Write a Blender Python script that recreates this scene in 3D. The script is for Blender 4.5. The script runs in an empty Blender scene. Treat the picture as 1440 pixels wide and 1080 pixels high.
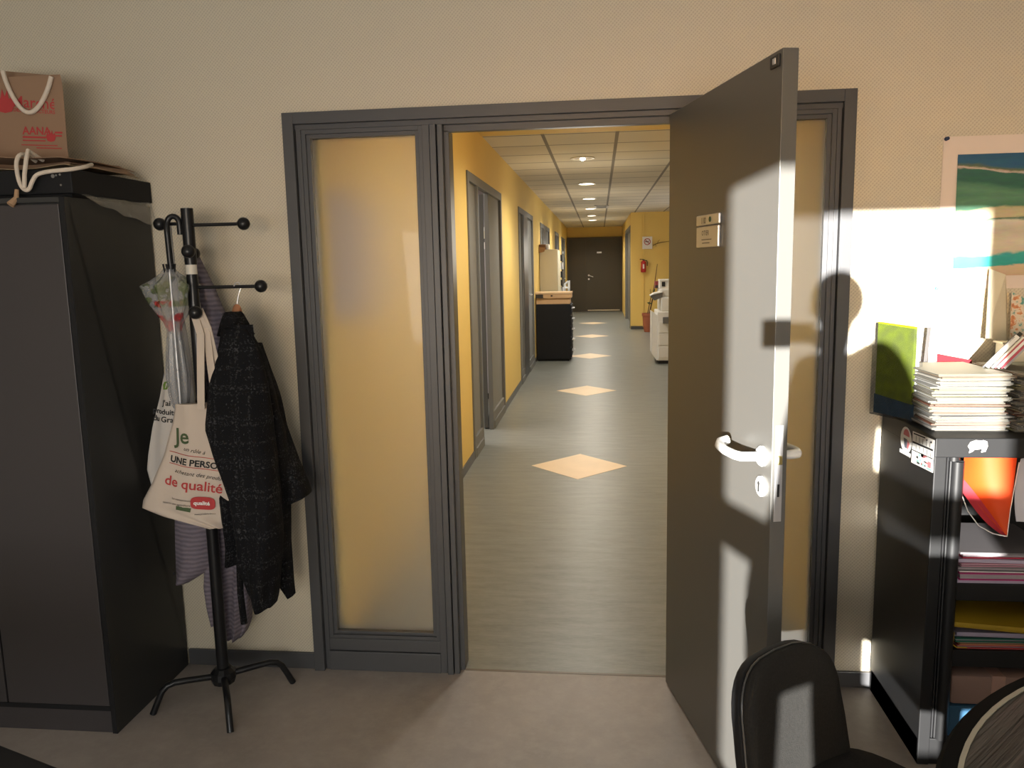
import bpy, bmesh, math, random
from mathutils import Vector, Matrix, noise
random.seed(7)
V = Vector
sc = bpy.context.scene
COL = sc.collection
PI = math.pi
ORG = {}

# ------------------------------------------------------------------ materials
MATS = {}
def new_mat(name):
    m = bpy.data.materials.new(name); m.use_nodes = True
    nt = m.node_tree; b = nt.nodes['Principled BSDF']
    MATS[name] = m
    return m, nt, b
def nd(nt, t, **kw):
    n = nt.nodes.new(t)
    for k, v in kw.items():
        if k.startswith('_'): setattr(n, k[1:], v)
        else: n.inputs[k].default_value = v
    return n
def c4(c): return (c[0], c[1], c[2], 1)
def M(name, col, rough=.6, metal=0., var=.12, vs=6., bump=0., bs=300., coat=0., spec=.5, trans=0., ior=1.45, alpha=1., emit=None, es=1., sheen=0., stretch=(1,1,1)):
    if name in MATS: return MATS[name]
    m, nt, b = new_mat(name)
    tc = nd(nt, 'ShaderNodeTexCoord'); mp = nd(nt, 'ShaderNodeMapping', Scale=stretch)
    nt.links.new(tc.outputs['Object'], mp.inputs['Vector'])
    n = nd(nt, 'ShaderNodeTexNoise', Scale=vs, Detail=5.)
    nt.links.new(mp.outputs[0], n.inputs['Vector'])
    mx = nd(nt, 'ShaderNodeMix', _data_type='RGBA')
    mx.inputs[6].default_value = c4([x*(1-var) for x in col]); mx.inputs[7].default_value = c4([min(1, x*(1+var)) for x in col])
    nt.links.new(n.outputs['Fac'], mx.inputs[0]); nt.links.new(mx.outputs[2], b.inputs['Base Color'])
    b.inputs['Roughness'].default_value = rough; b.inputs['Metallic'].default_value = metal
    b.inputs['Coat Weight'].default_value = coat; b.inputs['Coat Roughness'].default_value = .05
    b.inputs['Specular IOR Level'].default_value = spec
    b.inputs['Transmission Weight'].default_value = trans; b.inputs['IOR'].default_value = ior; b.inputs['Alpha'].default_value = alpha
    b.inputs['Sheen Weight'].default_value = sheen
    if emit:
        b.inputs['Emission Color'].default_value = c4(emit); b.inputs['Emission Strength'].default_value = es
    if bump:
        n2 = nd(nt, 'ShaderNodeTexNoise', Scale=bs, Detail=3.)
        nt.links.new(mp.outputs[0], n2.inputs['Vector'])
        bp = nd(nt, 'ShaderNodeBump', Strength=bump, Distance=.002)
        nt.links.new(n2.outputs['Fac'], bp.inputs['Height']); nt.links.new(bp.outputs[0], b.inputs['Normal'])
    return m
def math_n(nt, op, a, bb=None, **kw):
    n = nd(nt, 'ShaderNodeMath', _operation=op)
    for i, x in enumerate((a, bb)):
        if x is None: continue
        if isinstance(x, (int, float)): n.inputs[i].default_value = x
        else: nt.links.new(x, n.inputs[i])
    return n.outputs[0]
def ramp(nt, fac, stops, interp='LINEAR'):
    r = nd(nt, 'ShaderNodeValToRGB'); r.color_ramp.interpolation = interp
    e = r.color_ramp.elements
    while len(e) > 1: e.remove(e[-1])
    e[0].position, e[0].color = stops[0][0], c4(stops[0][1])
    for p, c in stops[1:]:
        x = e.new(p); x.color = c4(c)
    nt.links.new(fac, r.inputs[0]); return r.outputs[0]
def mixc(nt, fac, a, b, mode='MIX'):
    mx = nd(nt, 'ShaderNodeMix', _data_type='RGBA', _blend_type=mode)
    for i, x in ((0, fac), (6, a), (7, b)):
        if isinstance(x, (int, float)): mx.inputs[i].default_value = x
        elif isinstance(x, (tuple, list)): mx.inputs[i].default_value = c4(x)
        else: nt.links.new(x, mx.inputs[i])
    return mx.outputs[2]

def wallpaper():
    m, nt, b = new_mat('glass_fibre_wallpaper')
    tc = nd(nt, 'ShaderNodeTexCoord')
    rot = nd(nt, 'ShaderNodeMapping', Rotation=(0, math.radians(48), 0)); nt.links.new(tc.outputs['Object'], rot.inputs[0])
    w1 = nd(nt, 'ShaderNodeTexWave', Scale=36., Distortion=.7, Detail=1., _bands_direction='Z'); w1.inputs['Detail Scale'].default_value = 3
    w2 = nd(nt, 'ShaderNodeTexWave', Scale=34., Distortion=1.0, Detail=1., _bands_direction='X'); w2.inputs['Detail Scale'].default_value = 3
    for w in (w1, w2): nt.links.new(rot.outputs[0], w.inputs['Vector'])
    h = math_n(nt, 'MULTIPLY', w1.outputs['Fac'], math_n(nt, 'ADD', w2.outputs['Fac'], .35))
    n = nd(nt, 'ShaderNodeTexNoise', Scale=1.2, Detail=4.); nt.links.new(tc.outputs['Object'], n.inputs['Vector'])
    base = mixc(nt, n.outputs['Fac'], (.55, .485, .365), (.615, .545, .415))
    colr = mixc(nt, math_n(nt, 'MULTIPLY', h, .50), base, (.36, .32, .255))
    nt.links.new(colr, b.inputs['Base Color']); b.inputs['Roughness'].default_value = .55
    bp = nd(nt, 'ShaderNodeBump', Strength=.35, Distance=.002); nt.links.new(h, bp.inputs['Height']); nt.links.new(bp.outputs[0], b.inputs['Normal'])
    return m
def lino(name, c1, c2, c3, stretch, rough, rv=.12):
    m, nt, b = new_mat(name)
    tc = nd(nt, 'ShaderNodeTexCoord'); mp = nd(nt, 'ShaderNodeMapping', Scale=stretch); nt.links.new(tc.outputs['Object'], mp.inputs[0])
    n1 = nd(nt, 'ShaderNodeTexNoise', Scale=2.2, Detail=8., Roughness=.7); n2 = nd(nt, 'ShaderNodeTexNoise', Scale=14., Detail=6., Roughness=.7)
    for n in (n1, n2): nt.links.new(mp.outputs[0], n.inputs['Vector'])
    a = ramp(nt, n1.outputs['Fac'], [(.35, c1), (.65, c2)])
    f2 = ramp(nt, n2.outputs['Fac'], [(.45, (0, 0, 0)), (.75, (1, 1, 1))])
    col = mixc(nt, math_n(nt, 'MULTIPLY', f2, .45), a, c3)
    nt.links.new(col, b.inputs['Base Color'])
    r = math_n(nt, 'ADD', math_n(nt, 'MULTIPLY', n2.outputs['Fac'], rv), rough); nt.links.new(r, b.inputs['Roughness'])
    bp = nd(nt, 'ShaderNodeBump', Strength=.08, Distance=.002); nt.links.new(n2.outputs['Fac'], bp.inputs['Height']); nt.links.new(bp.outputs[0], b.inputs['Normal'])
    return m
def tiles():
    m, nt, b = new_mat('ceiling_tiles')
    tc = nd(nt, 'ShaderNodeTexCoord'); mp = nd(nt, 'ShaderNodeMapping'); mp.inputs['Location'].default_value = (-.235, -4.40, 0)
    nt.links.new(tc.outputs['Object'], mp.inputs[0])
    br = nd(nt, 'ShaderNodeTexBrick', Scale=1., **{'Mortar Size': .017, 'Mortar Smooth': .1, 'Brick Width': .652, 'Row Height': .652}); br.offset = 0
    br.inputs['Color1'].default_value = (.74, .67, .53, 1); br.inputs['Color2'].default_value = (.66, .59, .46, 1); br.inputs['Mortar'].default_value = (.24, .21, .17, 1)
    nt.links.new(mp.outputs[0], br.inputs['Vector'])
    n = nd(nt, 'ShaderNodeTexNoise', Scale=90., Detail=2.); nt.links.new(tc.outputs['Object'], n.inputs['Vector'])
    nt.links.new(mixc(nt, .15, br.outputs['Color'], n.outputs['Color'], 'MULTIPLY'), b.inputs['Base Color']); b.inputs['Roughness'].default_value = .9
    return m
def plaid():
    m, nt, b = new_mat('black_plaid_tweed')
    tc = nd(nt, 'ShaderNodeTexCoord')
    fac = None
    for d, s in (('Z', 2.6), ('Z', 3.9), ('X', 3.2), ('X', 5.1)):
        w = nd(nt, 'ShaderNodeTexWave', Scale=s, Distortion=.8, Detail=2., _bands_direction=d); w.inputs['Detail Scale'].default_value = 6
        nt.links.new(tc.outputs['Object'], w.inputs['Vector'])
        f = math_n(nt, 'GREATER_THAN', w.outputs['Fac'], .955)
        fac = f if fac is None else math_n(nt, 'ADD', fac, f)
    n = nd(nt, 'ShaderNodeTexNoise', Scale=150., Detail=2.); nt.links.new(tc.outputs['Object'], n.inputs['Vector'])
    spk = math_n(nt, 'MULTIPLY', fac, math_n(nt, 'GREATER_THAN', n.outputs['Fac'], .53))
    spk2 = math_n(nt, 'MULTIPLY', math_n(nt, 'GREATER_THAN', n.outputs['Fac'], .68), .6)
    col = mixc(nt, math_n(nt, 'MINIMUM', math_n(nt, 'ADD', math_n(nt, 'MULTIPLY', spk, .22), spk2), 1.), (.006, .006, .007), (.062, .062, .066))
    nt.links.new(col, b.inputs['Base Color']); b.inputs['Roughness'].default_value = .95; b.inputs['Specular IOR Level'].default_value = .15
    bp = nd(nt, 'ShaderNodeBump', Strength=.5, Distance=.003); nt.links.new(n.outputs['Fac'], bp.inputs['Height']); nt.links.new(bp.outputs[0], b.inputs['Normal'])
    return m
def knit():
    m, nt, b = new_mat('lilac_knit')
    tc = nd(nt, 'ShaderNodeTexCoord')
    w = nd(nt, 'ShaderNodeTexWave', Scale=19., Distortion=1.5, Detail=1., _bands_direction='Z'); w.inputs['Detail Scale'].default_value = 2
    nt.links.new(tc.outputs['Object'], w.inputs['Vector'])
    nt.links.new(mixc(nt, w.outputs['Fac'], (.125, .106, .13), (.19, .163, .197)), b.inputs['Base Color']); b.inputs['Roughness'].default_value = .95
    bp = nd(nt, 'ShaderNodeBump', Strength=.5, Distance=.004); nt.links.new(w.outputs['Fac'], bp.inputs['Height']); nt.links.new(bp.outputs[0], b.inputs['Normal'])
    return m
def frosted(name, tint):
    m, nt, b = new_mat(name)
    tc = nd(nt, 'ShaderNodeTexCoord'); n = nd(nt, 'ShaderNodeTexNoise', Scale=3., Detail=3.); nt.links.new(tc.outputs['Object'], n.inputs['Vector'])
    nt.links.new(mixc(nt, n.outputs['Fac'], [x*.97 for x in tint], tint), b.inputs['Base Color'])
    b.inputs['Roughness'].default_value = .72; b.inputs['Transmission Weight'].default_value = .98; b.inputs['IOR'].default_value = 1.2
    b.inputs['Coat Weight'].default_value = .22; b.inputs['Coat Roughness'].default_value = .03
    return m
def seascape():
    m, nt, b = new_mat('seascape_print')
    tc = nd(nt, 'ShaderNodeTexCoord'); mp = nd(nt, 'ShaderNodeMapping'); nt.links.new(tc.outputs['Object'], mp.inputs[0])
    sx = nd(nt, 'ShaderNodeSeparateXYZ'); nt.links.new(mp.outputs[0], sx.inputs[0])
    st = nd(nt, 'ShaderNodeMapping', Scale=(2.5, 1, 9)); nt.links.new(tc.outputs['Object'], st.inputs[0])
    n = nd(nt, 'ShaderNodeTexNoise', Scale=2.2, Detail=6., Roughness=.65); nt.links.new(st.outputs[0], n.inputs['Vector'])
    n2 = nd(nt, 'ShaderNodeTexNoise', Scale=9., Detail=6.); nt.links.new(st.outputs[0], n2.inputs['Vector'])
    z = math_n(nt, 'DIVIDE', sx.outputs['Z'], .398)
    z = math_n(nt, 'ADD', z, math_n(nt, 'MULTIPLY', math_n(nt, 'SUBTRACT', n.outputs['Fac'], .5), .10))
    hl = math_n(nt, 'MULTIPLY', math_n(nt, 'MAXIMUM', math_n(nt, 'SUBTRACT', .26, sx.outputs['X']), 0.), math_n(nt, 'MULTIPLY', math_n(nt, 'GREATER_THAN', z, .66), -.42))
    z = math_n(nt, 'ADD', math_n(nt, 'ADD', z, math_n(nt, 'MULTIPLY', sx.outputs['X'], -.13)), hl)
    col = ramp(nt, z, [(0, (.52, .38, .24)), (.055, (.55, .42, .28)), (.065, (.02, .30, .27)), (.155, (.03, .34, .31)), (.17, (.55, .48, .36)),
        (.27, (.60, .53, .41)), (.36, (.50, .45, .35)), (.43, (.62, .57, .47)), (.45, (.03, .12, .07)), (.462, (.50, .42, .26)), (.53, (.45, .38, .22)), (.55, (.06, .17, .10)),
        (.62, (.09, .22, .13)), (.66, (.06, .17, .10)), (.685, (.02, .10, .07)), (.775, (.025, .11, .08)), (.785, (.55, .42, .36)), (.80, (.10, .12, .05)), (.825, (.015, .09, .17)), (.95, (.012, .075, .15)), (1, (.015, .085, .17))])
    col = mixc(nt, .22, col, n2.outputs['Color'], 'OVERLAY')
    nt.links.new(col, b.inputs['Base Color']); b.inputs['Roughness'].default_value = .5
    return m
def wenge():
    m, nt, b = new_mat('dark_wood_grain')
    tc = nd(nt, 'ShaderNodeTexCoord'); mp = nd(nt, 'ShaderNodeMapping', Rotation=(0, 0, math.radians(-46)), Scale=(1, 1, 1)); nt.links.new(tc.outputs['Object'], mp.inputs[0])
    st = nd(nt, 'ShaderNodeMapping', Scale=(1.2, 38, 1)); nt.links.new(mp.outputs[0], st.inputs[0])
    n = nd(nt, 'ShaderNodeTexNoise', Scale=1.6, Detail=5., Roughness=.6); nt.links.new(st.outputs[0], n.inputs['Vector'])
    st2 = nd(nt, 'ShaderNodeMapping', Scale=(6, 160, 1)); nt.links.new(mp.outputs[0], st2.inputs[0])
    n2 = nd(nt, 'ShaderNodeTexNoise', Scale=2., Detail=4.); nt.links.new(st2.outputs[0], n2.inputs['Vector'])
    a = ramp(nt, n.outputs['Fac'], [(.34, (.001, .001, .001)), (.44, (.010, .009, .008)), (.50, (.026, .023, .020)), (.62, (.045, .040, .036))])
    col = mixc(nt, .5, a, n2.outputs['Fac'], 'OVERLAY')
    nt.links.new(col, b.inputs['Base Color']); b.inputs['Roughness'].default_value = .5; b.inputs['Specular IOR Level'].default_value = .25
    bp = nd(nt, 'ShaderNodeBump', Strength=.9, Distance=.006); nt.links.new(n.outputs['Fac'], bp.inputs['Height']); nt.links.new(bp.outputs[0], b.inputs['Normal'])
    return m
def plastic_film(name, tint, clear):
    m, nt, b = new_mat(name)
    out = nt.nodes['Material Output']
    tr = nd(nt, 'ShaderNodeBsdfTransparent'); tr.inputs[0].default_value = (.93, .93, .93, 1)
    tc = nd(nt, 'ShaderNodeTexCoord'); n = nd(nt, 'ShaderNodeTexNoise', Scale=25., Detail=3.); nt.links.new(tc.outputs['Object'], n.inputs['Vector'])
    nt.links.new(mixc(nt, n.outputs['Fac'], [x*.9 for x in tint], tint), b.inputs['Base Color']); b.inputs['Roughness'].default_value = .18
    mx = nd(nt, 'ShaderNodeMixShader'); nt.links.new(tr.outputs[0], mx.inputs[1]); nt.links.new(b.outputs[0], mx.inputs[2])
    f = math_n(nt, 'ADD', math_n(nt, 'MULTIPLY', n.outputs['Fac'], .35), 1-clear-.17); nt.links.new(f, mx.inputs[0])
    nt.links.new(mx.outputs[0], out.inputs['Surface'])
    return m

wallp = wallpaper(); KN = knit(); PL = plaid(); WG = wenge(); TL = tiles()
room_floor = lino('mottled_brown_lino', (.26, .225, .20), (.34, .295, .262), (.42, .37, .33), (1, 1, 1), .42)
corr_floor = lino('streaked_grey_green_lino', (.125, .127, .110), (.185, .188, .164), (.26, .26, .235), (1.6, 8, 1), .30)
GLASS_L = frosted('frosted_glass', (.96, .95, .92))
yellow = M('yellow_paint', (.73, .515, .145), .65, var=.05, vs=1.5, bump=.1, bs=120)
whitep = M('white_paint', (.72, .70, .66), .7, var=.03)
greyp = M('grey_paint_wall', (.35, .33, .35), .7, var=.04)
frame_m = M('grey_satin_paint', (.063, .063, .066), .38, var=.06, vs=3)
frame_c = M('light_grey_satin_paint', (.15, .147, .135), .6, var=.06, vs=3)
leaf_m = M('taupe_grey_door', (.094, .091, .084), .40, var=.05, vs=2)
end_m = M('dark_olive_door', (.050, .042, .028), .45, var=.05, vs=2)
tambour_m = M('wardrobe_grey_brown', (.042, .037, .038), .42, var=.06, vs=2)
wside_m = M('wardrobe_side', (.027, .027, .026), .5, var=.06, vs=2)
black_m = M('black_plastic', (.008, .008, .009), .35, var=.1)
blackmat = M('black_matt', (.010, .010, .011), .65, var=.1, spec=.25)
blackgloss = M('black_lacquer', (.009, .009, .010), .30, var=.1, spec=.4)
cab_m = M('black_sheet_steel', (.010, .010, .0105), .42, spec=.35, var=.1, vs=3)
nylon = M('white_nylon', (.80, .80, .78), .3, var=.02)
steel = M('brushed_steel', (.60, .60, .62), .38, metal=.75, var=.06, vs=40)
darkmetal = M('dark_metal', (.03, .03, .03), .4, metal=.5)
brass = M('brass_latch', (.75, .6, .25), .3, metal=1.)
kraft = M('kraft_paper', (.27, .165, .10), .8, var=.07, vs=4, bump=.1, bs=60)
kraft2 = M('kraft_paper_yellower', (.27, .19, .11), .8, var=.08, vs=4)  # slightly yellower brown for the folded bag's lower layer
cardb = M('cardboard', (.50, .32, .17), .85, var=.07, vs=5)
redink = M('red_print', (.40, .04, .04), .75)
greenink = M('green_print', (.055, .085, .035), .8)
inkm = M('black_print', (.02, .02, .02), .8)
rope_m = M('cream_rope', (.62, .53, .43), .85, var=.1, vs=80, bump=.5, bs=200)
canvas = M('natural_canvas', (.50, .42, .35), .9, var=.06, vs=5, bump=.25, bs=500)
canvas2 = M('white_canvas', (.50, .46, .42), .9, var=.06, vs=5, bump=.25, bs=500)
paper = M('white_paper', (.74, .72, .68), .7, var=.04)
cream = M('cream_paper', (.66, .60, .47), .7, var=.06)
tan = M('tan_paper', (.58, .42, .27), .7, var=.08)
beige = M('beige_cabinet', (.55, .49, .34), .5, var=.03)
wood = M('hanger_wood', (.36, .16, .08), .45, var=.15, vs=20, stretch=(1, 6, 1))
redplastic = M('red_enamel', (.42, .02, .02), .35)
terracotta = M('terracotta', (.32, .10, .05), .8)
copier_m = M('copier_plastic', (.68, .66, .62), .45, var=.03)
copier_d = M('copier_dark', (.10, .10, .10), .4)
fabric = M('black_seat_fabric', (.018, .0173, .016), .95, var=.4, vs=180, bump=.6, bs=420, spec=.2)
skin = M('skin', (.55, .33, .24), .6, var=.05)
jacket = M('dark_jacket', (.03, .03, .045), .9, var=.1)
bluem = M('blue_board', (.012, .06, .12), .6)

# ------------------------------------------------------------------ geometry
class B:
    def __init__(s): s.bm = bmesh.new()
    def box(s, x0, x1, y0, y1, z0, z1, bev=0., mtx=None, seg=2):
        g = bmesh.ops.create_cube(s.bm, size=1.)
        vs = g['verts']
        bmesh.ops.scale(s.bm, vec=(x1-x0, y1-y0, z1-z0), verts=vs)
        bmesh.ops.translate(s.bm, vec=((x0+x1)/2, (y0+y1)/2, (z0+z1)/2), verts=vs)
        if bev > 0:
            es = list({e for v in vs for e in v.link_edges})
            r = bmesh.ops.bevel(s.bm, geom=es, offset=bev, segments=seg, affect='EDGES', profile=.5)
            vs = list({v for f in r['faces'] for v in f.verts} | {v for v in vs if v.is_valid})
        if mtx is not None: bmesh.ops.transform(s.bm, matrix=mtx, verts=vs)
        return s
    def rings(s, rings, cap=True, closed=False):
        R = [[s.bm.verts.new(p) for p in r] for r in rings]
        n = len(R[0]); k = len(R)
        for i in range(k if closed else k-1):
            a, b = R[i], R[(i+1) % k]
            for j in range(n):
                s.bm.faces.new((a[j], a[(j+1) % n], b[(j+1) % n], b[j]))
        if cap and not closed:
            for r in (R[0], R[-1]):
                try: s.bm.faces.new(r)
                except ValueError: pass
        return s
    def tube(s, pts, r, n=10, cap=True, closed=False):
        P = [V(p) for p in pts]; k = len(P)
        rr = r if isinstance(r, (list, tuple)) else [r]*k
        t0 = (P[1]-P[0]).normalized()
        up = V((0, 0, 1)) if abs(t0.z) < .9 else V((1, 0, 0))
        nrm = (up - t0*up.dot(t0)).normalized(); out = []
        for i in range(k):
            if closed: t = (P[(i+1) % k]-P[i-1]).normalized()
            elif i == 0: t = t0
            elif i == k-1: t = (P[-1]-P[-2]).normalized()
            else: t = (P[i+1]-P[i-1]).normalized()
            nrm = (nrm - t*nrm.dot(t)).normalized(); bn = t.cross(nrm)
            out.append([P[i]+(nrm*math.cos(a)+bn*math.sin(a))*rr[i] for a in [2*PI*j/n for j in range(n)]])
        return s.rings(out, cap, closed)
    def lathe(s, prof, c=(0, 0, 0), n=24, fold=None, mtx=None, cap=True):
        c = V(c); out = []
        for r, z in prof:
            ring = []
            for j in range(n):
                a = 2*PI*j/n; q = r*(fold(a, z) if fold else 1)
                p = V((q*math.cos(a), q*math.sin(a), z))
                ring.append((mtx @ p if mtx else p)+c)
            out.append(ring)
        return s.rings(out, cap)
    def ball(s, c, r, n=16, sc=(1, 1, 1)):
        g = bmesh.ops.create_uvsphere(s.bm, u_segments=n, v_segments=max(6, n//2+2), radius=r)
        bmesh.ops.scale(s.bm, vec=sc, verts=g['verts']); bmesh.ops.translate(s.bm, vec=c, verts=g['verts']); return s
    def grid(s, f, nu, nv, thick=0.):
        G = [[V(f(i/nu, j/nv)) for j in range(nv+1)] for i in range(nu+1)]
        vs = [[s.bm.verts.new(p) for p in row] for row in G]
        fs = [s.bm.faces.new((vs[i][j], vs[i+1][j], vs[i+1][j+1], vs[i][j+1])) for i in range(nu) for j in range(nv)]
        if thick:
            s.bm.normal_update()
            r = bmesh.ops.solidify(s.bm, geom=fs, thickness=thick)
        return s
    def prism(s, poly, d, mtx=None):
        d = V(d); a = [s.bm.verts.new((mtx @ V(p)) if mtx else V(p)) for p in poly]
        dd = (mtx.to_3x3() @ d) if mtx else d
        b = [s.bm.verts.new(v.co+dd) for v in a]
        n = len(a); s.bm.faces.new(a); s.bm.faces.new(b[::-1])
        for i in range(n): s.bm.faces.new((a[i], b[i], b[(i+1) % n], a[(i+1) % n]))
        return s
    def text(s, body, size, f, shear=0., bold=0., align='LEFT', depth=0., space=1.):
        cu = bpy.data.curves.new('t', 'FONT'); cu.body = body; cu.size = size; cu.shear = shear; cu.offset = bold; cu.align_x = align; cu.space_character = space
        cu.resolution_u = 3
        ob = bpy.data.objects.new('t', cu); COL.objects.link(ob)
        dg = bpy.context.evaluated_depsgraph_get(); me = bpy.data.meshes.new_from_object(ob.evaluated_get(dg))
        vs = [s.bm.verts.new(f(v.co.x, v.co.y)) for v in me.vertices]
        for p in me.polygons:
            try: s.bm.faces.new([vs[i] for i in p.vertices])
            except ValueError: pass
        bpy.data.objects.remove(ob); bpy.data.curves.remove(cu); bpy.data.meshes.remove(me)
        return s
    def build(s, name, mat, parent=None, smooth=False, org=None, angle=40):
        bmesh.ops.recalc_face_normals(s.bm, faces=s.bm.faces)
        if parent is not None: o3 = ORG[parent]
        elif org is not None: o3 = V(org)
        else: o3 = V((0, 0, 0))
        bmesh.ops.translate(s.bm, vec=-o3, verts=s.bm.verts)
        me = bpy.data.meshes.new(name); s.bm.to_mesh(me); s.bm.free()
        for m_ in (mat if isinstance(mat, (list, tuple)) else [mat]): me.materials.append(m_)
        if smooth:
            for p in me.polygons: p.use_smooth = True
            try: me.set_sharp_from_angle(angle=math.radians(angle))
            except Exception: pass
        ob = bpy.data.objects.new(name, me); COL.objects.link(ob)
        if parent is not None: ob.parent = parent
        else: ob.location = o3
        ORG[ob] = o3
        return ob
def tag(o, label=None, cat=None, group=None, kind=None):
    if label: o['label'] = label
    if cat: o['category'] = cat
    if group: o['group'] = group
    if kind: o['kind'] = kind
    return o
def thing(name, loc, label, cat, group=None, kind=None):
    o = bpy.data.objects.new(name, None); COL.objects.link(o); o.location = loc; o.empty_display_size = .05
    ORG[o] = V(loc); return tag(o, label, cat, group, kind)
def struct(b, name, mat, **kw): return tag(b.build(name, mat, **kw), kind='structure')
def lerp_rows(rows, z):
    if z >= rows[0][0]: return rows[0][1], rows[0][2]
    for a, b in zip(rows, rows[1:]):
        if z >= b[0]:
            t = (a[0]-z)/(a[0]-b[0]); return a[1]+(b[1]-a[1])*t, a[2]+(b[2]-a[2])*t
    return rows[-1][1], rows[-1][2]
def cloth(rows, y, dep, nz=40, n=36, folds=5, famp=.10, seed=0, flat=.8, ztop=None):
    """hanging cloth body: stacked rings following an outline, with vertical folds"""
    z0, z1 = rows[0][0], rows[-1][0]; out = []
    for i in range(nz+1):
        t = i/nz; z = z0+(z1-z0)*t
        xl, xr = lerp_rows(rows, z); cx, hw = (xl+xr)/2, (xr-xl)/2
        d = dep(t) if callable(dep) else dep
        ring = []
        for j in range(n):
            a = 2*PI*j/n; ca, sa = math.cos(a), math.sin(a)
            px = math.copysign(abs(ca)**flat, ca); py = math.copysign(abs(sa)**flat, sa)
            w = famp*math.sin(folds*a+seed+2.2*math.sin(z*5+seed))*(.35+.65*t)
            w += .05*noise.noise((ca*2+seed, sa*2, z*9))
            ring.append(V((cx+hw*px*(1+w*.25), y+d*py*(1+w*2.2), z)))
        out.append(ring)
    return B().rings(out)

# ------------------------------------------------------------------ setting: room shell
H = 2.11; FL, FR = -1.046, .918
RX0, RX1, RY0, RZ = -2.75, 2.45, -5.0, 2.85
CXL, CXR, CZ = -.9475, .87, 2.68
b = B().prism([(RX0-.1, 0, 0), (FL+.005, 0, 0), (FL+.005, 0, H-.005), (FR-.005, 0, H-.005), (FR-.005, 0, 0), (RX1+.1, 0, 0), (RX1+.1, 0, 3.), (RX0-.1, 0, 3.)], (0, .1, 0))
wf = b.build('wall_front', [wallp, yellow]); tag(wf, kind='structure')
for p in wf.data.polygons:
    if p.normal.y > .9: p.material_index = 1
struct(B().box(RX0-.1, RX0, RY0, 0, 0, 3.), 'wall_left', wallp)
struct(B().box(RX1, RX1+.1, RY0, 0, 0, 3.), 'wall_right', wallp)
WX0, WX1, WZ0, WZ1 = -.571, .240, .44, 2.152
struct(B().box(RX0-.1, WX0-.06, RY0-.2, RY0, 0, 3.).box(WX1+.06, RX1+.1, RY0-.2, RY0, 0, 3.).box(WX0-.07, WX1+.07, RY0-.2, RY0, 0, WZ0-.05).box(WX0-.07, WX1+.07, RY0-.2, RY0, WZ1+.05, 3.), 'wall_back', wallp)
w = thing('window_3', (-.165, RY0, WZ0), None, None, kind='structure')
B().box(WX0-.06, WX0, RY0-.05, RY0+.01, WZ0-.05, WZ1+.05).box(WX1, WX1+.06, RY0-.05, RY0+.01, WZ0-.05, WZ1+.05).box(WX0, WX1, RY0-.05, RY0+.01, WZ1, WZ1+.05).box(WX0, WX1, RY0-.05, RY0+.01, WZ0-.05, WZ0).box(WX0, WX1, RY0-.05, RY0, 1.130, 1.268).build('window_frame', whitep, w)
struct(B().box(RX0-.1, RX1+.1, RY0-.1, .0, RZ, RZ+.1), 'ceiling', whitep)
struct(B().box(RX0-.1, RX1+.1, RY0-.1, .03, -.1, 0), 'floor', room_floor)
struct(B().box(-3.6, 3.6, .03, 23.6, -.1, 0), 'floor_corridor', corr_floor)
struct(B().box(-.455, .36, .016, .030, -.002, .0015, .0005), 'trim_2', M('threshold_strip', (.13, .10, .075), .4))
struct(B().box(-1.572, FL, -.012, 0, 0, .066, .003), 'baseboard_left', frame_m)
struct(B().box(FR, RX1, -.012, 0, 0, .060, .003), 'baseboard_right', frame_m)

# glazed door screen: casing, stepped mouldings, mullions (one fixed frame)
b = B()
def nest(x0, x1, z0, z1, steps, bottom=True):
    # steps: (inset from, inset to, y front, y back)
    for a, c, yf, yb in steps:
        b.box(x0+a, x0+c, yf, yb, z0, z1-a, .0015); b.box(x1-c, x1-a, yf, yb, z0, z1-a, .0015); b.box(x0+c, x1-c, yf, yb, z1-c, z1-a, .0015)
nest(FL, FR, 0, H, [(0, .040, -.026, .11)])
b.box(FL+.04, -.456, -.008, .10, 2.052, H-.04, .001).box(-.456, .36, -.008, .10, 2.052, H-.04, .001).box(.36, FR-.04, -.008, .10, 2.052, H-.04, .001)
b.box(FL+.042, -.986, -.008, .10, 0, 2.053, .0015).box(.862, FR-.042, -.008, .10, 0, 2.053, .0015)
b.box(-.545, -.519, -.010, .10, 0, 2.053, .0015).box(-.516, -.494, -.022, .10, 0, 2.053, .002).box(-.491, -.472, -.012, .10, 0, 2.053, .0015).box(-.473, -.455, .02, .10, 0, 2.035, .001)
b.box(.36, .385, .02, .10, 0, 2.053, .001).box(.386, .415, -.014, .10, 0, 2.053, .002).box(.418, .450, -.008, .10, 0, 2.053, .0015)
b.box(-.472, .372, .02, .05, 2.030, 2.053, .001)
for x0, x1 in ((-.987, -.544), (.449, .863)):
    b.box(x0, x1, -.014, .10, 0, .078, .002).box(x0, x1, -.006, .10, .080, .128, .0015)
    # glazing beads round the pane
    for k, (i0, i1, yf) in enumerate(((0, .016, -.002), (.014, .030, .008))):
        b.box(x0+i0, x0+i1, yf, .06, .128, 2.053-i0, .001).box(x1-i1, x1-i0, yf, .06, .128, 2.053-i0, .001)
        b.box(x0+i1, x1-i1, yf, .06, 2.053-i1, 2.053-i0, .001).box(x0+i1, x1-i1, yf, .06, .128+i0, .128+i1*.85, .001)
struct(b, 'trim_1', frame_m)
g1 = thing('window_1', (-.757, .03, .14), 'tall frosted glass sidelight left of the open doorway', 'window', kind='structure')
B().box(-.962, -.572, .030, .036, .15, 2.026).build('glass_pane', GLASS_L, g1)
g2 = thing('window_2', (.655, .03, .14), 'frosted glass sidelight partly hidden behind the open grey door', 'window', kind='structure')
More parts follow.
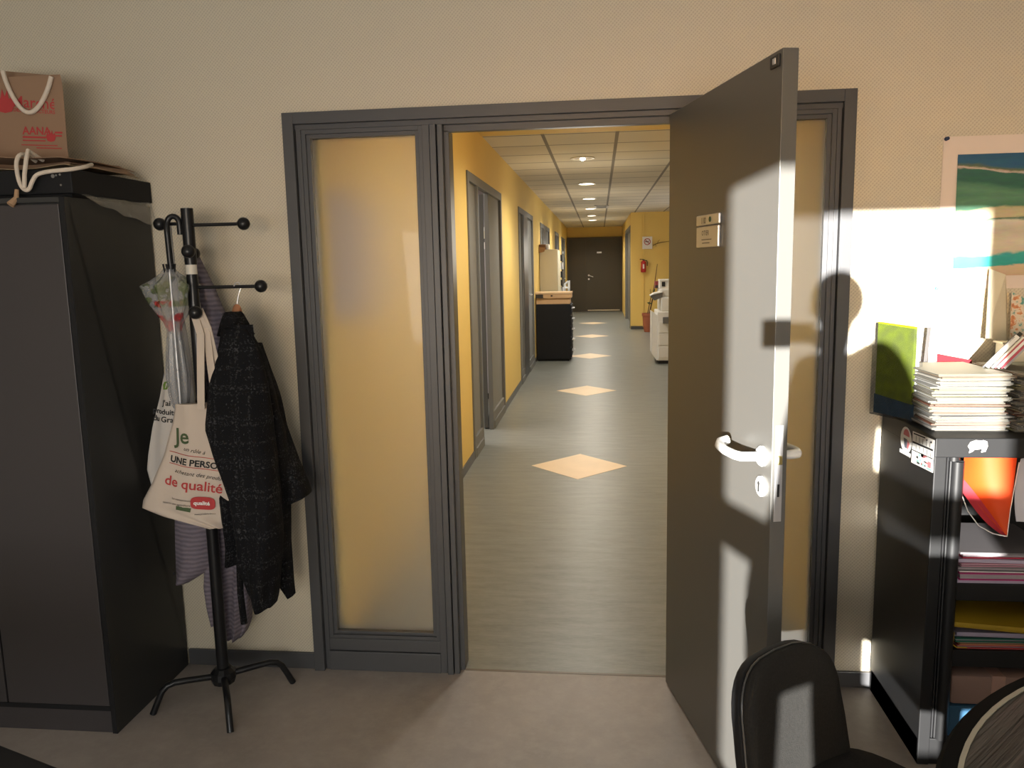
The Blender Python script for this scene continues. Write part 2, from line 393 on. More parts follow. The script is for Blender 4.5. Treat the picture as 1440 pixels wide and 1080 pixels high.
B().box(.476, .840, .030, .036, .15, 2.026).build('glass_pane', frosted('dimmed_frosted_glass', (.74, .73, .69)), g2)  # tint darkened to hold down the sunlight on this pane

# ------------------------------------------------------------------ corridor shell
LY = [(3.42, 5.60, 2.29), (7.44, 9.64, 2.285), (11.27, 13.86, 2.27), (16.0, 17.66, 2.295), (19.2, 21.4, 2.27)]
b = B(); y = .1
for y0, y1, h in LY:
    b.box(CXL-.1, CXL, y, y0, 0, CZ+.1); b.box(CXL-.1, CXL, y0, y1, h, CZ+.1); y = y1
b.box(CXL-.1, CXL, y, 23.2, 0, CZ+.1)
struct(b, 'wall_corridor_left', yellow)
AX = 2.9
struct(B().box(CXR, CXR+.1, .1, 6.0, 0, CZ+.1).box(CXR, AX, 5.9, 6.0, 0, CZ+.1).box(AX, AX+.1, 5.9, 16.2, 0, CZ+.1), 'wall_corridor_right', yellow)
struct(B().box(.80, AX+.1, 16.1, 16.3, 0, CZ+.1).box(.80, .90, 19.75, 23.3, 0, CZ+.1).box(.80, .90, 16.3, 19.75, 2.40, CZ+.1).box(1.073, 1.10, 16.07, 16.1, .06, CZ), 'wall_corridor_recess', yellow)
struct(B().box(CXL-.1, .9, 23.25, 23.4, 2.355, CZ+.1).box(CXL-.1, CXL, 23.2, 23.4, 0, CZ), 'wall_corridor_end', yellow)
struct(B().box(-3.6, -3.5, .1, 23.5, 0, CZ+.1), 'wall_offices_left', greyp)
struct(B().box(-3.6, AX+.7, 23.45, 23.6, 0, CZ+.1).box(AX+.6, AX+.7, 16.3, 23.45, 0, CZ+.1), 'wall_offices_end', greyp)
struct(B().box(-3.5, CXL-.1, 10.0, 10.1, 0, CZ).box(-3.5, CXL-.1, 14.5, 14.6, 0, CZ).box(-3.5, CXL-.1, 18.4, 18.5, 0, CZ).box(-3.5, CXL-.1, 7.0, 7.1, 0, CZ).box(-3.5, CXL-.1, .1, .2, 0, CZ).box(-3.5, CXL-.1, 23.3, 23.4, 0, CZ), 'wall_partitions', greyp)
struct(B().box(-3.6, AX+.7, 4.33, 23.6, CZ, CZ+.1), 'ceiling_corridor', TL)
struct(B().box(-3.6, CXR+.1, .0, 4.33, CZ-.005, CZ+.1), 'ceiling_entrance', yellow)
struct(B().box(CXL, CXL+.010, .11, LY[0][0], 0, .07).box(CXL, CXL+.010, LY[0][1], LY[1][0], 0, .07).box(CXL, CXL+.010, LY[1][1], LY[2][0], 0, .07).box(CXL, CXL+.010, LY[2][1], LY[3][0], 0, .07), 'baseboard_corridor_left', frame_m)
struct(B().box(.80, AX, 16.085, 16.1, 0, .075).box(CXR-.01, CXR, .11, 6.0, 0, .07), 'baseboard_corridor_right', frame_m)
# inlaid cream diamonds: floor pattern, one inlay each
dm = M('cream_lino_inlay', (.66, .50, .315), .42, var=.10, vs=5)
b = B()
for k in range(5):
    yy = 3.226+3.735*k
    b.prism([(-.092-.37, yy, 0), (-.092, yy-.395, 0), (-.092+.37, yy, 0), (-.092, yy+.395, 0)], (0, 0, .0015))
struct(b, 'floor_inlay', dm)

def corridor_unit(n, y0, y1, h, mode):
    t = thing('door_%d' % n, (CXL, (y0+y1)/2, 0), None, None, kind='structure')
    x0, x1 = CXL-.034, CXL+.014; L = y1-y0; f = .075
    s0, s1 = y0+f+L*.20, y1-f-L*.42
    fb = B().box(x0, x1, y0, y0+f, 0, h, .004).box(x0, x1, y1-f, y1, 0, h, .004).box(x0, x1, y0+f, y1-f, h-f, h, .004)
    fb.box(x0, x1-.006, s0, s0+.05, 0, h-f, .004).box(x0, x1-.006, s1, s1+.05, 0, h-f, .004)
    fb.box(x0, x1-.008, y0+f, s0, 0, .16, .004).box(x0, x1-.008, s1+.05, y1-f, 0, .16, .004).box(x0, x1+.004, y0+f, s0, 0, .075, .003).box(x0, x1+.004, s1+.05, y1-f, 0, .075, .003)
    fb.build('door_frame', frame_c, t)
    gl = M('corridor_sidelight_glass', (.21, .205, .19), .75, var=.06, spec=.25)
    B().box(x0+.012, x0+.020, y0+f, s0, .16, h-f).build('glass_pane', gl, t)
    B().box(x0+.012, x0+.020, s1+.05, y1-f, .16, h-f).build('glass_pane', gl, t)
    if mode == 'open':
        hx, hy = x0-.03, s1+.02; d = V((-.178, .984, 0)).normalized(); nn = V((d.y, -d.x, 0)); W = .72
        m4 = Matrix(((d.x, nn.x, 0, hx), (d.y, nn.y, 0, hy), (0, 0, 1, 0), (0, 0, 0, 1)))
        lf = B().box(0, W, -.02, .02, .01, h-f-.01, .002, m4).build('door_leaf', leaf_m, t)
    else:
        m4 = Matrix.Translation((x0+.03, s0+.05, 0)) @ Matrix.Rotation(PI/2, 4, 'Z')
        W = s1-s0-.05
        lf = B().box(0, W, -.02, .02, .01, h-f, .002, m4).build('door_leaf', M('dark_door_leaf', (.045, .043, .042), .4), t)
    B().tube([m4 @ V(p) for p in ((W-.06, -.03, 1.13), (W-.06, -.07, 1.13), (W-.17, -.07, 1.13), (W-.18, -.05, 1.13))], .01, 8).build('door_handle', steel, lf, smooth=True)
    return t
corridor_unit(3, *LY[0], 'open')
for i in range(1, 5): corridor_unit(3+i, *LY[i], 'closed')
# end double door
t = thing('door_2', (-.08, 23.2, 0), 'dark double fire door closing the far end of the corridor', 'door', kind='structure')
B().box(-.95, -.90, 23.14, 23.25, 0, 2.36, .004).box(.76, .80, 23.14, 23.25, 0, 2.36, .004).box(-.90, .76, 23.14, 23.25, 2.31, 2.36, .004).build('door_frame', M('door_frame_taupe', (.07, .055, .035), .5), t)
l1 = B().box(-.898, -.3515, 23.16, 23.22, .004, 2.308, .002).build('door_leaf', end_m, t)
l2 = B().box(-.3505, .758, 23.16, 23.22, .004, 2.308, .002).build('door_leaf', end_m, t)
B().lathe([(.03, 0), (.03, .02)], (-.26, 23.16, 1.16), 12, mtx=Matrix.Rotation(PI/2, 3, 'X')).lathe([(.03, 0), (.03, .02)], (-.26, 23.16, 1.04), 12, mtx=Matrix.Rotation(PI/2, 3, 'X')).tube([(-.26, 23.14, 1.16), (-.26, 23.09, 1.16), (-.12, 23.09, 1.11)], .013, 8).build('door_handle', steel, l2, smooth=True)
B().box(.0, .15, 23.15, 23.16, 1.85, 1.90).build('name_plate', steel, l2)
B().box(-.30, .72, 23.15, 23.16, .03, .06).build('kick_strip', M('pale_metal_strip', (.5, .45, .35), .3, metal=.8), l2)
t = thing('door_8', (.80, 18, 0), None, None, kind='structure')
B().box(.785, .90, 16.30, 16.42, 0, 2.40, .004).box(.785, .90, 19.6, 19.75, 0, 2.40, .004).box(.785, .9, 16.42, 19.6, 2.31, 2.40, .004).build('door_frame', frame_c, t)
B().box(.86, .89, 16.42, 19.6, .01, 2.31).build('door_leaf', M('grey_door_leaf', (.14, .13, .11), .5), t)

# downlights
lampm = M('lamp_glow', (1, .95, .85), .5, emit=(1, .90, .72), es=14)
ring_m = M('downlight_ring', (.72, .66, .54), .4, metal=.3)
for k, yy in enumerate((6.07, 8.92, 11.64, 14.29, 16.86, 18.9)):
    nm = ['nearest recessed round ceiling downlight with its bulb visible', 'second recessed ceiling downlight along the corridor', 'third recessed ceiling downlight along the corridor', 'fourth recessed ceiling downlight, beside the square vent', 'fifth recessed ceiling downlight along the corridor', 'sixth recessed ceiling downlight, nearest the far double door'][k]
    t = thing('ceiling_downlight', (-.10, yy, CZ), nm, 'ceiling light', 'corridor downlights')
    B().lathe([(.105, -.012), (.13, -.012), (.13, .002), (.105, .002), (.105, -.012)], (-.10, yy, CZ), 28, cap=False).build('rim', ring_m, t, smooth=True)
    if k == 0:
        B().lathe([(.104, -.002), (.104, -.001)], (-.10, yy, CZ), 24).build('reflector', M('dull_reflector', (.30, .22, .12), .35, metal=.6), t)
        B().ball((-.10, yy, CZ-.012), .03, 12, (1, 1, .6)).build('bulb', lampm, t, smooth=True)
    else:
        B().lathe([(.104, -.006), (.104, -.001)], (-.10, yy, CZ), 24).build('lamp', lampm, t)
t = thing('ceiling_vent', (.11, 13.75, CZ), 'square slatted air vent in the corridor ceiling', 'vent')
b = B().box(-.02, .26, 13.4, 13.44, CZ-.02, CZ, .003).box(-.02, .26, 14.1, 14.14, CZ-.02, CZ, .003).box(-.02, .02, 13.4, 14.14, CZ-.02, CZ).box(.22, .26, 13.4, 14.14, CZ-.02, CZ)
b.build('frame', M('vent_metal', (.45, .42, .36), .4), t)
b = B()
for i in range(6): b.box(.02, .22, 13.47+i*.105, 13.50+i*.105, CZ-.018, CZ-.004)
b.build('slats', M('vent_grey', (.30, .28, .25), .5), t)

# ------------------------------------------------------------------ open door leaf
A = V((.311, -.03, 0)); U = V((.2255, -.9742, 0)).normalized(); N = V((.9742, .2255, 0)).normalized()
DM = Matrix(((U.x, N.x, 0, A.x), (U.y, N.y, 0, A.y), (0, 0, 1, 0), (0, 0, 0, 1)))   # local: x along the leaf, y towards the far face, z up
t = thing('door_1', A, 'wide open taupe grey office door lit by a sun patch', 'door', kind='structure')
LW = .842
B().box(0, LW, 0, .040, .008, 2.05, .0015, DM).build('door_leaf', leaf_m, t)
def lever(yb, sgn):
    q = B()
    P = [DM @ V(p) for p in ((.790, yb, 1.060), (.790, yb+sgn*.030, 1.060), (.785, yb+sgn*.055, 1.060), (.765, yb+sgn*.064, 1.060), (.70, yb+sgn*.066, 1.058), (.655, yb+sgn*.064, 1.061), (.632, yb+sgn*.052, 1.066), (.628, yb+sgn*.030, 1.070))]
    # smooth the path
    S = [P[0]]
    for a, c in zip(P, P[1:]): S += [a.lerp(c, .5), c]
    q.tube(S, .0125, 12)
    q.lathe([(.027, 0), (.027, .006), (.022, .011), (.0, .011)], DM @ V((.790, yb, 1.060)), 24, mtx=DM.to_3x3() @ Matrix.Rotation(PI/2*sgn*-1, 3, 'X'))
    return q
h = lever(0, -1).build('door_handle', nylon, t, smooth=True); tag(h, 'white U-shaped lever handle')
lever(.040, 1).build('door_handle', nylon, t, smooth=True)
k = B().lathe([(.027, 0), (.027, .006), (.023, .009), (0, .009)], DM @ V((.790, 0, .980)), 24, mtx=DM.to_3x3() @ Matrix.Rotation(PI/2, 3, 'X')).build('keyhole_plate', nylon, t, smooth=True)
B().box(.786, .794, -.0105, -.009, .966, .984, 0, DM).lathe([(.006, 0), (.006, .001)], DM @ V((.790, -.0095, .988)), 12, mtx=DM.to_3x3() @ Matrix.Rotation(PI/2, 3, 'X')).build('keyhole', inkm, k)
B().lathe([(.027, 0), (.027, .006), (.023, .009), (0, .009)], DM @ V((.790, .04, .980)), 24, mtx=DM.to_3x3() @ Matrix.Rotation(-PI/2, 3, 'X')).build('keyhole_plate', nylon, t, smooth=True)
lp = B().box(LW-.001, LW+.001, .009, .029, .90, 1.15, .0005, DM).build('latch_plate', steel, t)
B().box(LW, LW+.009, .013, .025, 1.050, 1.072, .002, DM).build('latch_bolt', brass, lp)
B().box(LW, LW+.0016, .016, .022, .965, .998, 0, DM).build('deadbolt', darkmetal, lp)
dv = B().box(.785, .832, -.006, 0, 2.012, 2.040, .002, DM).build('closer_bracket', darkmetal, t)
B().box(.803, .818, -.008, -.005, 2.019, 2.033, .001, DM).build('screw_head', steel, dv)
DF = lambda x0, z0: (lambda u, v: DM @ V((x0+u, -.0095, z0+v)))
p1 = B().box(.294, .479, -.009, 0, 1.6655, 1.696, .003, DM).build('number_plate', steel, t)
B().text('110', .026, DF(.338, 1.6705), bold=.0003).build('number', inkm, p1)
B().lathe([(.008, 0), (.008, .0015)], DM @ V((.412, -.009, 1.681)), 16, mtx=DM.to_3x3() @ Matrix.Rotation(PI/2, 3, 'X')).build('dot', greenink, p1)
p2 = B().box(.296, .474, -.009, 0, 1.600, 1.6625, .003, DM).build('name_plate', steel, t)
B().text('OTIER', .020, DF(.345, 1.636), bold=.0003, space=1.1).build('lettering', M('grey_print', (.10, .10, .12), .7), p2)
b = B()
for i, (x0, x1) in enumerate(((.345, .425), (.35, .41))): b.box(x0, x1, -.0098, -.009, 1.622-i*.010, 1.6245-i*.010, 0, DM)
b.build('small_print', M('grey_print', (.10, .10, .12), .7), p2)

# ------------------------------------------------------------------ wardrobe and what lies on it
WX, WY = -1.575, -.495
t = thing('wardrobe', (-1.975, -.25, 0), 'tall dark grey-brown two-door office cupboard beside the coat stand', 'cupboard')
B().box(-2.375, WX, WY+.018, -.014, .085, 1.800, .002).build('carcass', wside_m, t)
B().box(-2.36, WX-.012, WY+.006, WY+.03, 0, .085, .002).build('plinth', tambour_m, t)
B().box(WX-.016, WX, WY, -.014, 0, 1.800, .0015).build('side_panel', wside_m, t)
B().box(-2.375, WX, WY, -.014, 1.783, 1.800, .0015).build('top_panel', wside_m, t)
B().box(WX-.0175, WX-.0005, WY-.0012, WY+.001, .001, 1.799, .0005).build('edge_strip', blackmat, t)
B().box(-2.375, WX-.018, WY-.001, WY+.002, .083, .100, .0005).build('edge_strip', blackmat, t)
B().box(-1.966, WX-.021, WY, WY+.018, .100, 1.778, .002).build('door', tambour_m, t)
B().box(-2.372, -1.973, WY, WY+.018, .100, 1.778, .002).build('door', tambour_m, t)
t = thing('document_tray', (-1.9, -.22, 1.801), 'shallow black box lying on top of the tall cupboard', 'box')
B().box(-2.30, WX+.008, -.460, -.004, 1.812, 1.888, .004).build('box_body', blackmat, t)
B().box(-2.28, WX-.01, -.44, -.02, 1.801, 1.812).build('base', blackmat, t)
for x, z, r in ((-1.628, 1.866, .006), (-1.604, 1.87, .0035), (-1.604, 1.838, .003), (-1.617, 1.868, .003)):
    B().lathe([(r, 0), (r, .002)], (x, -.460, z), 12, mtx=Matrix.Rotation(PI/2, 3, 'X')).build('press_stud', M('dull_stud', (.35, .33, .30), .4, metal=.7), t)
# standing kraft carrier bag
t = thing('kraft_carrier_bag', (-1.85, -.25, 1.889), 'upright brown paper carrier bag with red print and white rope handle', 'bag')
KB = [(1.890, -2.03, -1.665), (1.955, -2.025, -1.680), (2.180, -1.995, -1.690), (2.250, -1.985, -1.705)]
def kb_front(x, z): return -.300 + (z-1.95)*.10
b = B()
rg = []
for i in range(13):
    z = 1.890+(2.215-1.890)*i/12; xl, xr = lerp_rows(KB[::-1], z); d = .10*(1-i/12*.55)
    yf = kb_front(0, z); rg.append([V((xl, yf, z)), V((xr, yf, z)), V((xr-.045, yf+d*.5, z)), V((xr-.062, yf+d, z)), V((xl+.06, yf+d, z)), V((xl+.045, yf+d*.5, z))])
b.rings(rg, cap=False)
b.build('paper_body', kraft, t)
B().grid(lambda u, v: (lerp_rows(KB[::-1], 2.19)[0]+(lerp_rows(KB[::-1], 2.19)[1]-.06-lerp_rows(KB[::-1], 2.19)[0])*u, kb_front(0, 2.2)+.055-.004*v, 2.16+.095*v-.03*u*v), 8, 3, .001).build('back_flap', kraft, t)
KF = lambda x0, z0: (lambda u, v: V((x0+u, kb_front(0, z0+v)-.0015, z0+v-.10*u)))
KF0 = lambda x0, z0: (lambda u, v: V((x0+u, kb_front(0, z0+v)-.0015, z0+v-.06*u)))
B().text('Marchés', .052, KF(-1.872, 2.118), bold=.0004).build('shop_lettering', redink, t)
B().text('DES PRODUCTEURS', .0165, KF(-1.868, 2.102), bold=.0003).build('small_lettering', redink, t)
b = B().text('AANA', .036, KF0(-1.838, 2.026), bold=.0007)
for i, (x0, x1, z, h_) in enumerate(((-1.838, -1.755, 2.014, .006), (-1.838, -1.757, 2.004, .004), (-1.843, -1.715, 1.990, .003), (-1.790, -1.70, 1.978, .003), (-1.722, -1.696, 2.024, .006), (-1.722, -1.698, 2.014, .005))):
    b.prism([KF0(x0, z)(0, 0), KF0(x0, z)(x1-x0, 0), KF0(x0, z)(x1-x0, h_), KF0(x0, z)(0, h_)], (0, -.0005, 0))
b.build('lettering', redink, t)
def flame(x0, z0, s):
    pts = [(0, -.5), (.33, -.42), (.45, -.1), (.36, .3), (.2, .1), (.12, .5), (0, .2), (-.12, .55), (-.2, .12), (-.36, .3), (-.45, -.1), (-.33, -.42)]
    f = KF0(x0, z0); return [f(px*s, pz*s) for px, pz in pts]
B().prism(flame(-1.897, 2.135, .075), (0, -.0006, 0)).build('flame_emblem', redink, t)
B().prism(flame(-1.737, 2.016, .038), (0, -.0006, 0)).build('flame_emblem', redink, t)
hp = []
for i in range(21):
    u = i/20; x = -1.895+(.172)*u; z = 2.232-.025*u - .125*math.sin(PI*u)**.8
    hp.append((x, kb_front(0, z)-.008, z))
B().tube(hp, .0075, 10).build('rope_handle', rope_m, t, smooth=True)
# flat folded carrier bag on the tray
t = thing('folded_paper_bag', (-1.78, -.25, 1.889), 'flattened brown paper bag with white cord lying on the black box', 'bag')
def fb(z0, lift, x1):
    def f(u, v):
        x = -2.10+(x1+2.10)*u; yy = -.475+.38*v+.03*u
        z = z0+.012*math.sin(u*7+v*2)+lift*math.sin(PI*min(1, max(0, (u-.1)/.9)))*(1-v*.4)
        if x > -1.60: z -= (x+1.60)*.30
        return (x, yy, z)
    return f
B().grid(fb(1.900, .004, -1.575), 30, 10, .002).build('back_panel', kraft2, t)
B().grid(fb(1.918, .024, -1.59), 30, 10, .002).build('front_panel', kraft, t)
B().grid(lambda u, v: (-1.625+.085*u, -.40+.30*v*(1-.5*u)+.10*u, 1.918-.020*u+.020*v*(1-u)), 8, 4, .002).build('side_gusset', kraft, t)
rp = [(-1.725, -.40, 1.922), (-1.722, -.44, 1.935), (-1.720, -.478, 1.930), (-1.727, -.487, 1.90), (-1.724, -.486, 1.85), (-1.710, -.487, 1.826), (-1.692, -.489, 1.826), (-1.678, -.488, 1.85), (-1.662, -.487, 1.868), (-1.63, -.487, 1.876), (-1.59, -.482, 1.880), (-1.555, -.470, 1.884), (-1.537, -.43, 1.895), (-1.55, -.37, 1.91)]
sm = []
for i in range(len(rp)-1):
    p0, p1_, p2_, p3 = [V(rp[max(0, min(len(rp)-1, i+k))]) for k in (-1, 0, 1, 2)]
    for j in range(4):
        q = j/4; sm.append(.5*((2*p1_)+(-p0+p2_)*q+(2*p0-5*p1_+4*p2_-p3)*q*q+(-p0+3*p1_-3*p2_+p3)*q**3))
B().tube(sm, .0065, 8).tube([(-1.700, -.40, 1.924), (-1.698, -.468, 1.945), (-1.690, -.490, 1.915), (-1.698, -.494, 1.87), (-1.704, -.493, 1.83)], .0065, 8).build('cord_handle', rope_m, t, smooth=True)
B().tube([(-1.735, -.486, 1.826), (-1.738, -.488, 1.80), (-1.748, -.505, 1.778)], [.006, .008, .012], 8).build('cord_end', M('kraft_tag', (.40, .25, .14), .8), t, smooth=True)
t = thing('plastic_sheet', (-1.565, -.2, 1.80), 'pale translucent plastic sheet drooping over the side of the tall cupboard', 'plastic sheet')
def ps(u, v):
    yy = -.42+.41*u; zt = 1.8125; zb = 1.806-.075*min(1, u*1.15)**.8
    return (WX+.003+.016*v+.004*math.sin(u*15+v*3)+.012*u*v, yy, zt+(zb-zt)*v+.003*math.sin(u*22))
B().grid(ps, 30, 6).build('sheet', plastic_film('milky_plastic', (.55, .52, .46), .62), t, smooth=True)

# ------------------------------------------------------------------ coat stand
CX, CY = -1.309, -.246
t = thing('coat_stand', (CX, CY, 0), 'black metal coat stand with ball-tipped arms and four bent feet', 'coat stand')
B().tube([(CX, CY, .07), (CX, CY, 1.12)], .021, 20).build('lower_pole', blackgloss, t, smooth=True)
B().tube([(CX, CY, 1.10), (CX, CY, 1.552)], .019, 20).build('upper_pole', blackgloss, t, smooth=True)
B().tube([(CX, CY, 1.584), (CX, CY, 1.772)], .0205, 20).build('top_pole', blackgloss, t, smooth=True)
B().tube([(CX, CY, 1.548), (CX, CY, 1.590)], .0185, 20).build('joint_sleeve', M('white_tape', (.62, .58, .50), .6), t, smooth=True)
B().lathe([(.025, .062), (.040, .066), (.046, .085), (.044, .108), (.030, .122), (.021, .124)], (CX, CY, 0), 12).build('hub', blackgloss, t)
d0 = V((.221, .130, 0)).normalized(); d1 = V((.492, -.870, 0))
for d in (d0, -d0, d1, -d1):
    L = .245 if d != -d1 else .225
    P = [V((CX, CY, .092))+d*r+V((0, 0, z)) for r, z in ((.02, 0), (.12, .008), (.165, .010), (.190, .004), (.208, -.012), (.222, -.04), (L, -.091))]
    B().tube(P, .0115, 12).build('leg', blackgloss, t, smooth=True)
def arm(ang, r0, r1, z, z1=None):
    z1 = z1 if z1 is not None else z
    d = V((math.cos(ang), math.sin(ang), 0))
    ab = B().tube([V((CX, CY, z))+d*r0, V((CX, CY, z1))+d*(r1-.01)], .0058, 10).build('arm', blackgloss, t, smooth=True)
    B().ball(V((CX, CY, z1))+d*r1, .0215, 20).build('ball_tip', blackgloss, ab, smooth=True)
arm(.0, .0, .196, 1.716); arm(PI, .0, .100, 1.722)
arm(-1.12, .0, .17, 1.625); arm(1.95, .0, .12, 1.624)
arm(.04, .0, .238, 1.507); arm(-1.08, .0, .185, 1.43)

# hanger + coat
t = thing('clothes_hanger', (-1.150, CY, 1.43), 'wooden clothes hanger with wire hook inside the black tweed coat', 'hanger')
hk = [(-1.152, CY, 1.425), (-1.154, CY, 1.46), (-1.156, CY, 1.49), (-1.150, CY, 1.503), (-1.1495, CY-.004, 1.515), (-1.156, CY-.012, 1.520), (-1.164, CY-.018, 1.515)]
B().tube([(-1.155, CY, 1.42), (-1.155, CY, 1.455), (-1.149, CY+.006, 1.485), (-1.141, CY+.010, 1.506), (-1.147, CY+.004, 1.5205), (-1.155, CY-.002, 1.520), (-1.160, CY-.006, 1.509)], .002, 8).build('hook', steel, t, smooth=True)
B().tube([(-1.158, -.305, 1.37), (-1.157, -.285, 1.398), (-1.155, CY-.005, 1.434), (-1.153, -.225, 1.398), (-1.152, -.21, 1.37)], [.006, .009, .015, .009, .006], 10).build('shoulder_bar', wood, t, smooth=True)
t = thing('tweed_coat', (-1.15, -.27, .40), 'black and charcoal plaid tweed coat hanging on a wooden hanger', 'coat')
body = [(1.406, -1.188, -1.138), (1.331, -1.212, -1.1), (1.26, -1.233, -1.067), (1.173, -1.262, -1.048), (1.023, -1.285, -1.019), (.87, -1.258, -1.014), (.767, -1.238, -1.02), (.611, -1.228, -1.033), (.548, -1.235, -1.037)]
cloth(body, -.26, lambda q: .03+.07*min(1, q*2.2), folds=7, famp=.16, seed=1.3).build('coat_body', PL, t, smooth=True, angle=80)
cloth([(.62, -1.15, -1.034), (.50, -1.12, -1.035), (.44, -1.095, -1.036), (.392, -1.052, -1.036)], -.21, .03, nz=12, folds=3, famp=.1, seed=2).build('rear_hem', PL, t, smooth=True, angle=80)
cloth([(1.373, -1.160, -1.075), (1.284, -1.180, -1.036), (1.19, -1.212, -1.023), (1.046, -1.234, -1.013), (.924, -1.204, -1.006), (.801, -1.162, -1.005), (.676, -1.150, -1.01), (.549, -1.146, -1.024), (.46, -1.121, -1.035), (.424, -1.101, -1.045)], -.36, lambda q: .02+.05*min(1, q*3), folds=4, famp=.14, seed=.4).build('sleeve', PL, t, smooth=True, angle=80)
cloth([(1.31, -1.14, -1.098), (1.165, -1.13, -1.061), (1.013, -1.12, -1.035), (.884, -1.11, -.996), (.785, -1.09, -.958), (.765, -1.085, -.953), (.742, -1.08, -1.01)], -.20, lambda q: .02+.035*min(1, q*3), folds=4, famp=.12, seed=3.1).build('sleeve', PL, t, smooth=True, angle=80)
cloth([(1.424, -1.176, -1.140), (1.415, -1.188, -1.128), (1.385, -1.200, -1.112), (1.345, -1.212, -1.095)], -.275, lambda q: .045+.03*q, nz=14, folds=2, famp=.10, seed=.9).build('collar', PL, t, smooth=True, angle=80)
B().grid(lambda u, v: (-1.135+.075*v+.05*u*v-.02*u, -.345-.028*math.sin(PI*v)-.03*u, 1.385-.32*u), 14, 6, .006).build('lapel', PL, t, smooth=True)
B().tube([(-1.178, -.30, .76), (-1.176, -.325, .60), (-1.179, -.33, .45), (-1.174, -.33, .335)], [.010, .011, .0115, .012], 8).build('belt', PL, t, smooth=True)

# lilac cardigan
t = thing('lilac_cardigan', (-1.30, -.16, .2), 'lilac ribbed cardigan hanging behind the tote bags on the coat stand', 'cardigan')
cloth([(1.612, -1.362, -1.342), (1.50, -1.348, -1.29), (1.445, -1.335, -1.272), (1.40, -1.338, -1.252), (1.338, -1.337, -1.244), (1.1, -1.35, -1.235), (.9, -1.352, -1.23), (.688, -1.345, -1.235), (.525, -1.335, -1.240), (.332, -1.335, -1.244), (.235, -1.333, -1.252), (.195, -1.318, -1.275)], -.135, lambda q: .025+.03*min(1, q*3), nz=60, folds=6, famp=.14, seed=.7).build('cardigan_body', KN, t, smooth=True, angle=80)
cloth([(1.0, -1.42, -1.34), (.80, -1.455, -1.325), (.696, -1.468, -1.323), (.589, -1.476, -1.332), (.479, -1.482, -1.354), (.432, -1.484, -1.43)], -.20, .035, nz=30, folds=3, famp=.12, seed=1.9).build('sleeve', KN, t, smooth=True, angle=80)
cloth([(1.0, -1.36, -1.29), (.704, -1.358, -1.286), (.543, -1.374, -1.304), (.407, -1.394, -1.325), (.324, -1.387, -1.334), (.261, -1.368, -1.342)], -.175, .03, nz=30, folds=3, famp=.16, seed=2.9).build('sleeve', KN, t, smooth=True, angle=80)
for i in range(1): B().ball((-1.472, -.237, .475), .005, 8).build('button', inkm, t, smooth=True)

# tote bags
def tote(t, rows, y0, bulge, mat, straps, seed, rec=0.):
    def yf(x, z):
        xl, xr = lerp_rows(rows, z); u = min(1, max(0, (x-xl)/(xr-xl))); tt = (rows[0][0]-z)/(rows[0][0]-rows[-1][0])
        return y0+rec*u*u-bulge*(math.sin(PI*u)**.6)*(.25+.75*math.sin(PI*min(1, .15+tt*.8)))-.005*math.sin(16*u+seed+z*8)*(1 if .02 < u < .98 else 0)*(.4+.6*tt)
    nz, nu = 44, 30; rg = []
    for i in range(nz+1):
        z = rows[0][0]+(rows[-1][0]-rows[0][0])*i/nz; xl, xr = lerp_rows(rows, z)
        fr = [V((xl+(xr-xl)*j/nu, yf(xl+(xr-xl)*j/nu, z), z)) for j in range(nu+1)]
        bk = [V((xl+(xr-xl)*j/nu, yf(xl+(xr-xl)*j/nu, z)+.004+.03*math.sin(PI*j/nu), z)) for j in range(nu, -1, -1)]
        rg.append(fr+bk)
    B().rings(rg).build('bag_body', mat, t, smooth=True, angle=70)
    for P in straps:
        S = []
        for a, c in zip(P, P[1:]):
            for j in range(5): S.append(V(a).lerp(V(c), j/5))
        S.append(V(P[-1]))
        b = B()
        rr = []
        for i, p in enumerate(S):
            q = min(i+1, len(S)-1); d = (S[q]-S[max(0, i-1)]).normalized(); w_ = d.cross(V((0, 1, 0))).normalized()*.0125
            rr.append([p-w_+V((0, -.0015, 0)), p+w_+V((0, -.0015, 0)), p+w_+V((0, .0015, 0)), p-w_+V((0, .0015, 0))])
        b.rings(rr).build('strap', mat, t)
    return yf
HB = (CX+math.cos(-1.08)*.165, CY+math.sin(-1.08)*.165, 1.432)   # where the straps hang, on the low front arm
t = thing('canvas_tote_bag', (-1.30, -.40, .70), 'cream tote bag with green and red lettering hanging at the front of the stand', 'tote bag')
trow = [(1.1239, -1.3402, -1.193), (1.0712, -1.3524, -1.1545), (0.9485, -1.3961, -1.1485), (0.8502, -1.4479, -1.1515), (0.7893, -1.4865, -1.1616), (0.7609, -1.4926, -1.1647), (0.7335, -1.4236, -1.1677), (0.7102, -1.3321, -1.1707), (0.693, -1.261, -1.1748)]
yf = tote(t, trow, -.365, .030, canvas, [[(HB[0]-.008, HB[1], HB[2]+.008), (-1.212, -.405, 1.36), (-1.228, -.398, 1.20), (-1.238, -.390, 1.11)], [(HB[0]+.004, HB[1], HB[2]+.008), (-1.196, -.395, 1.36), (-1.198, -.375, 1.20), (-1.185, -.36, 1.11)], [(HB[0]+.012, HB[1]+.005, HB[2]+.006), (-1.192, -.395, 1.38), (-1.180, -.365, 1.22), (-1.155, -.345, 1.07)]], .3, .045)
def tf(x0, z0, ang, y=yf):
    ca, sa = math.cos(ang), math.sin(ang)
    def f(u, v):
        x, z = x0+u*ca-v*sa, z0+u*sa+v*ca
        return V((x, y(x, z)-.0025, z))
    return f
B().text('Je', .072, tf(-1.342, .995, -.02), bold=.0012).build('lettering', greenink, t)
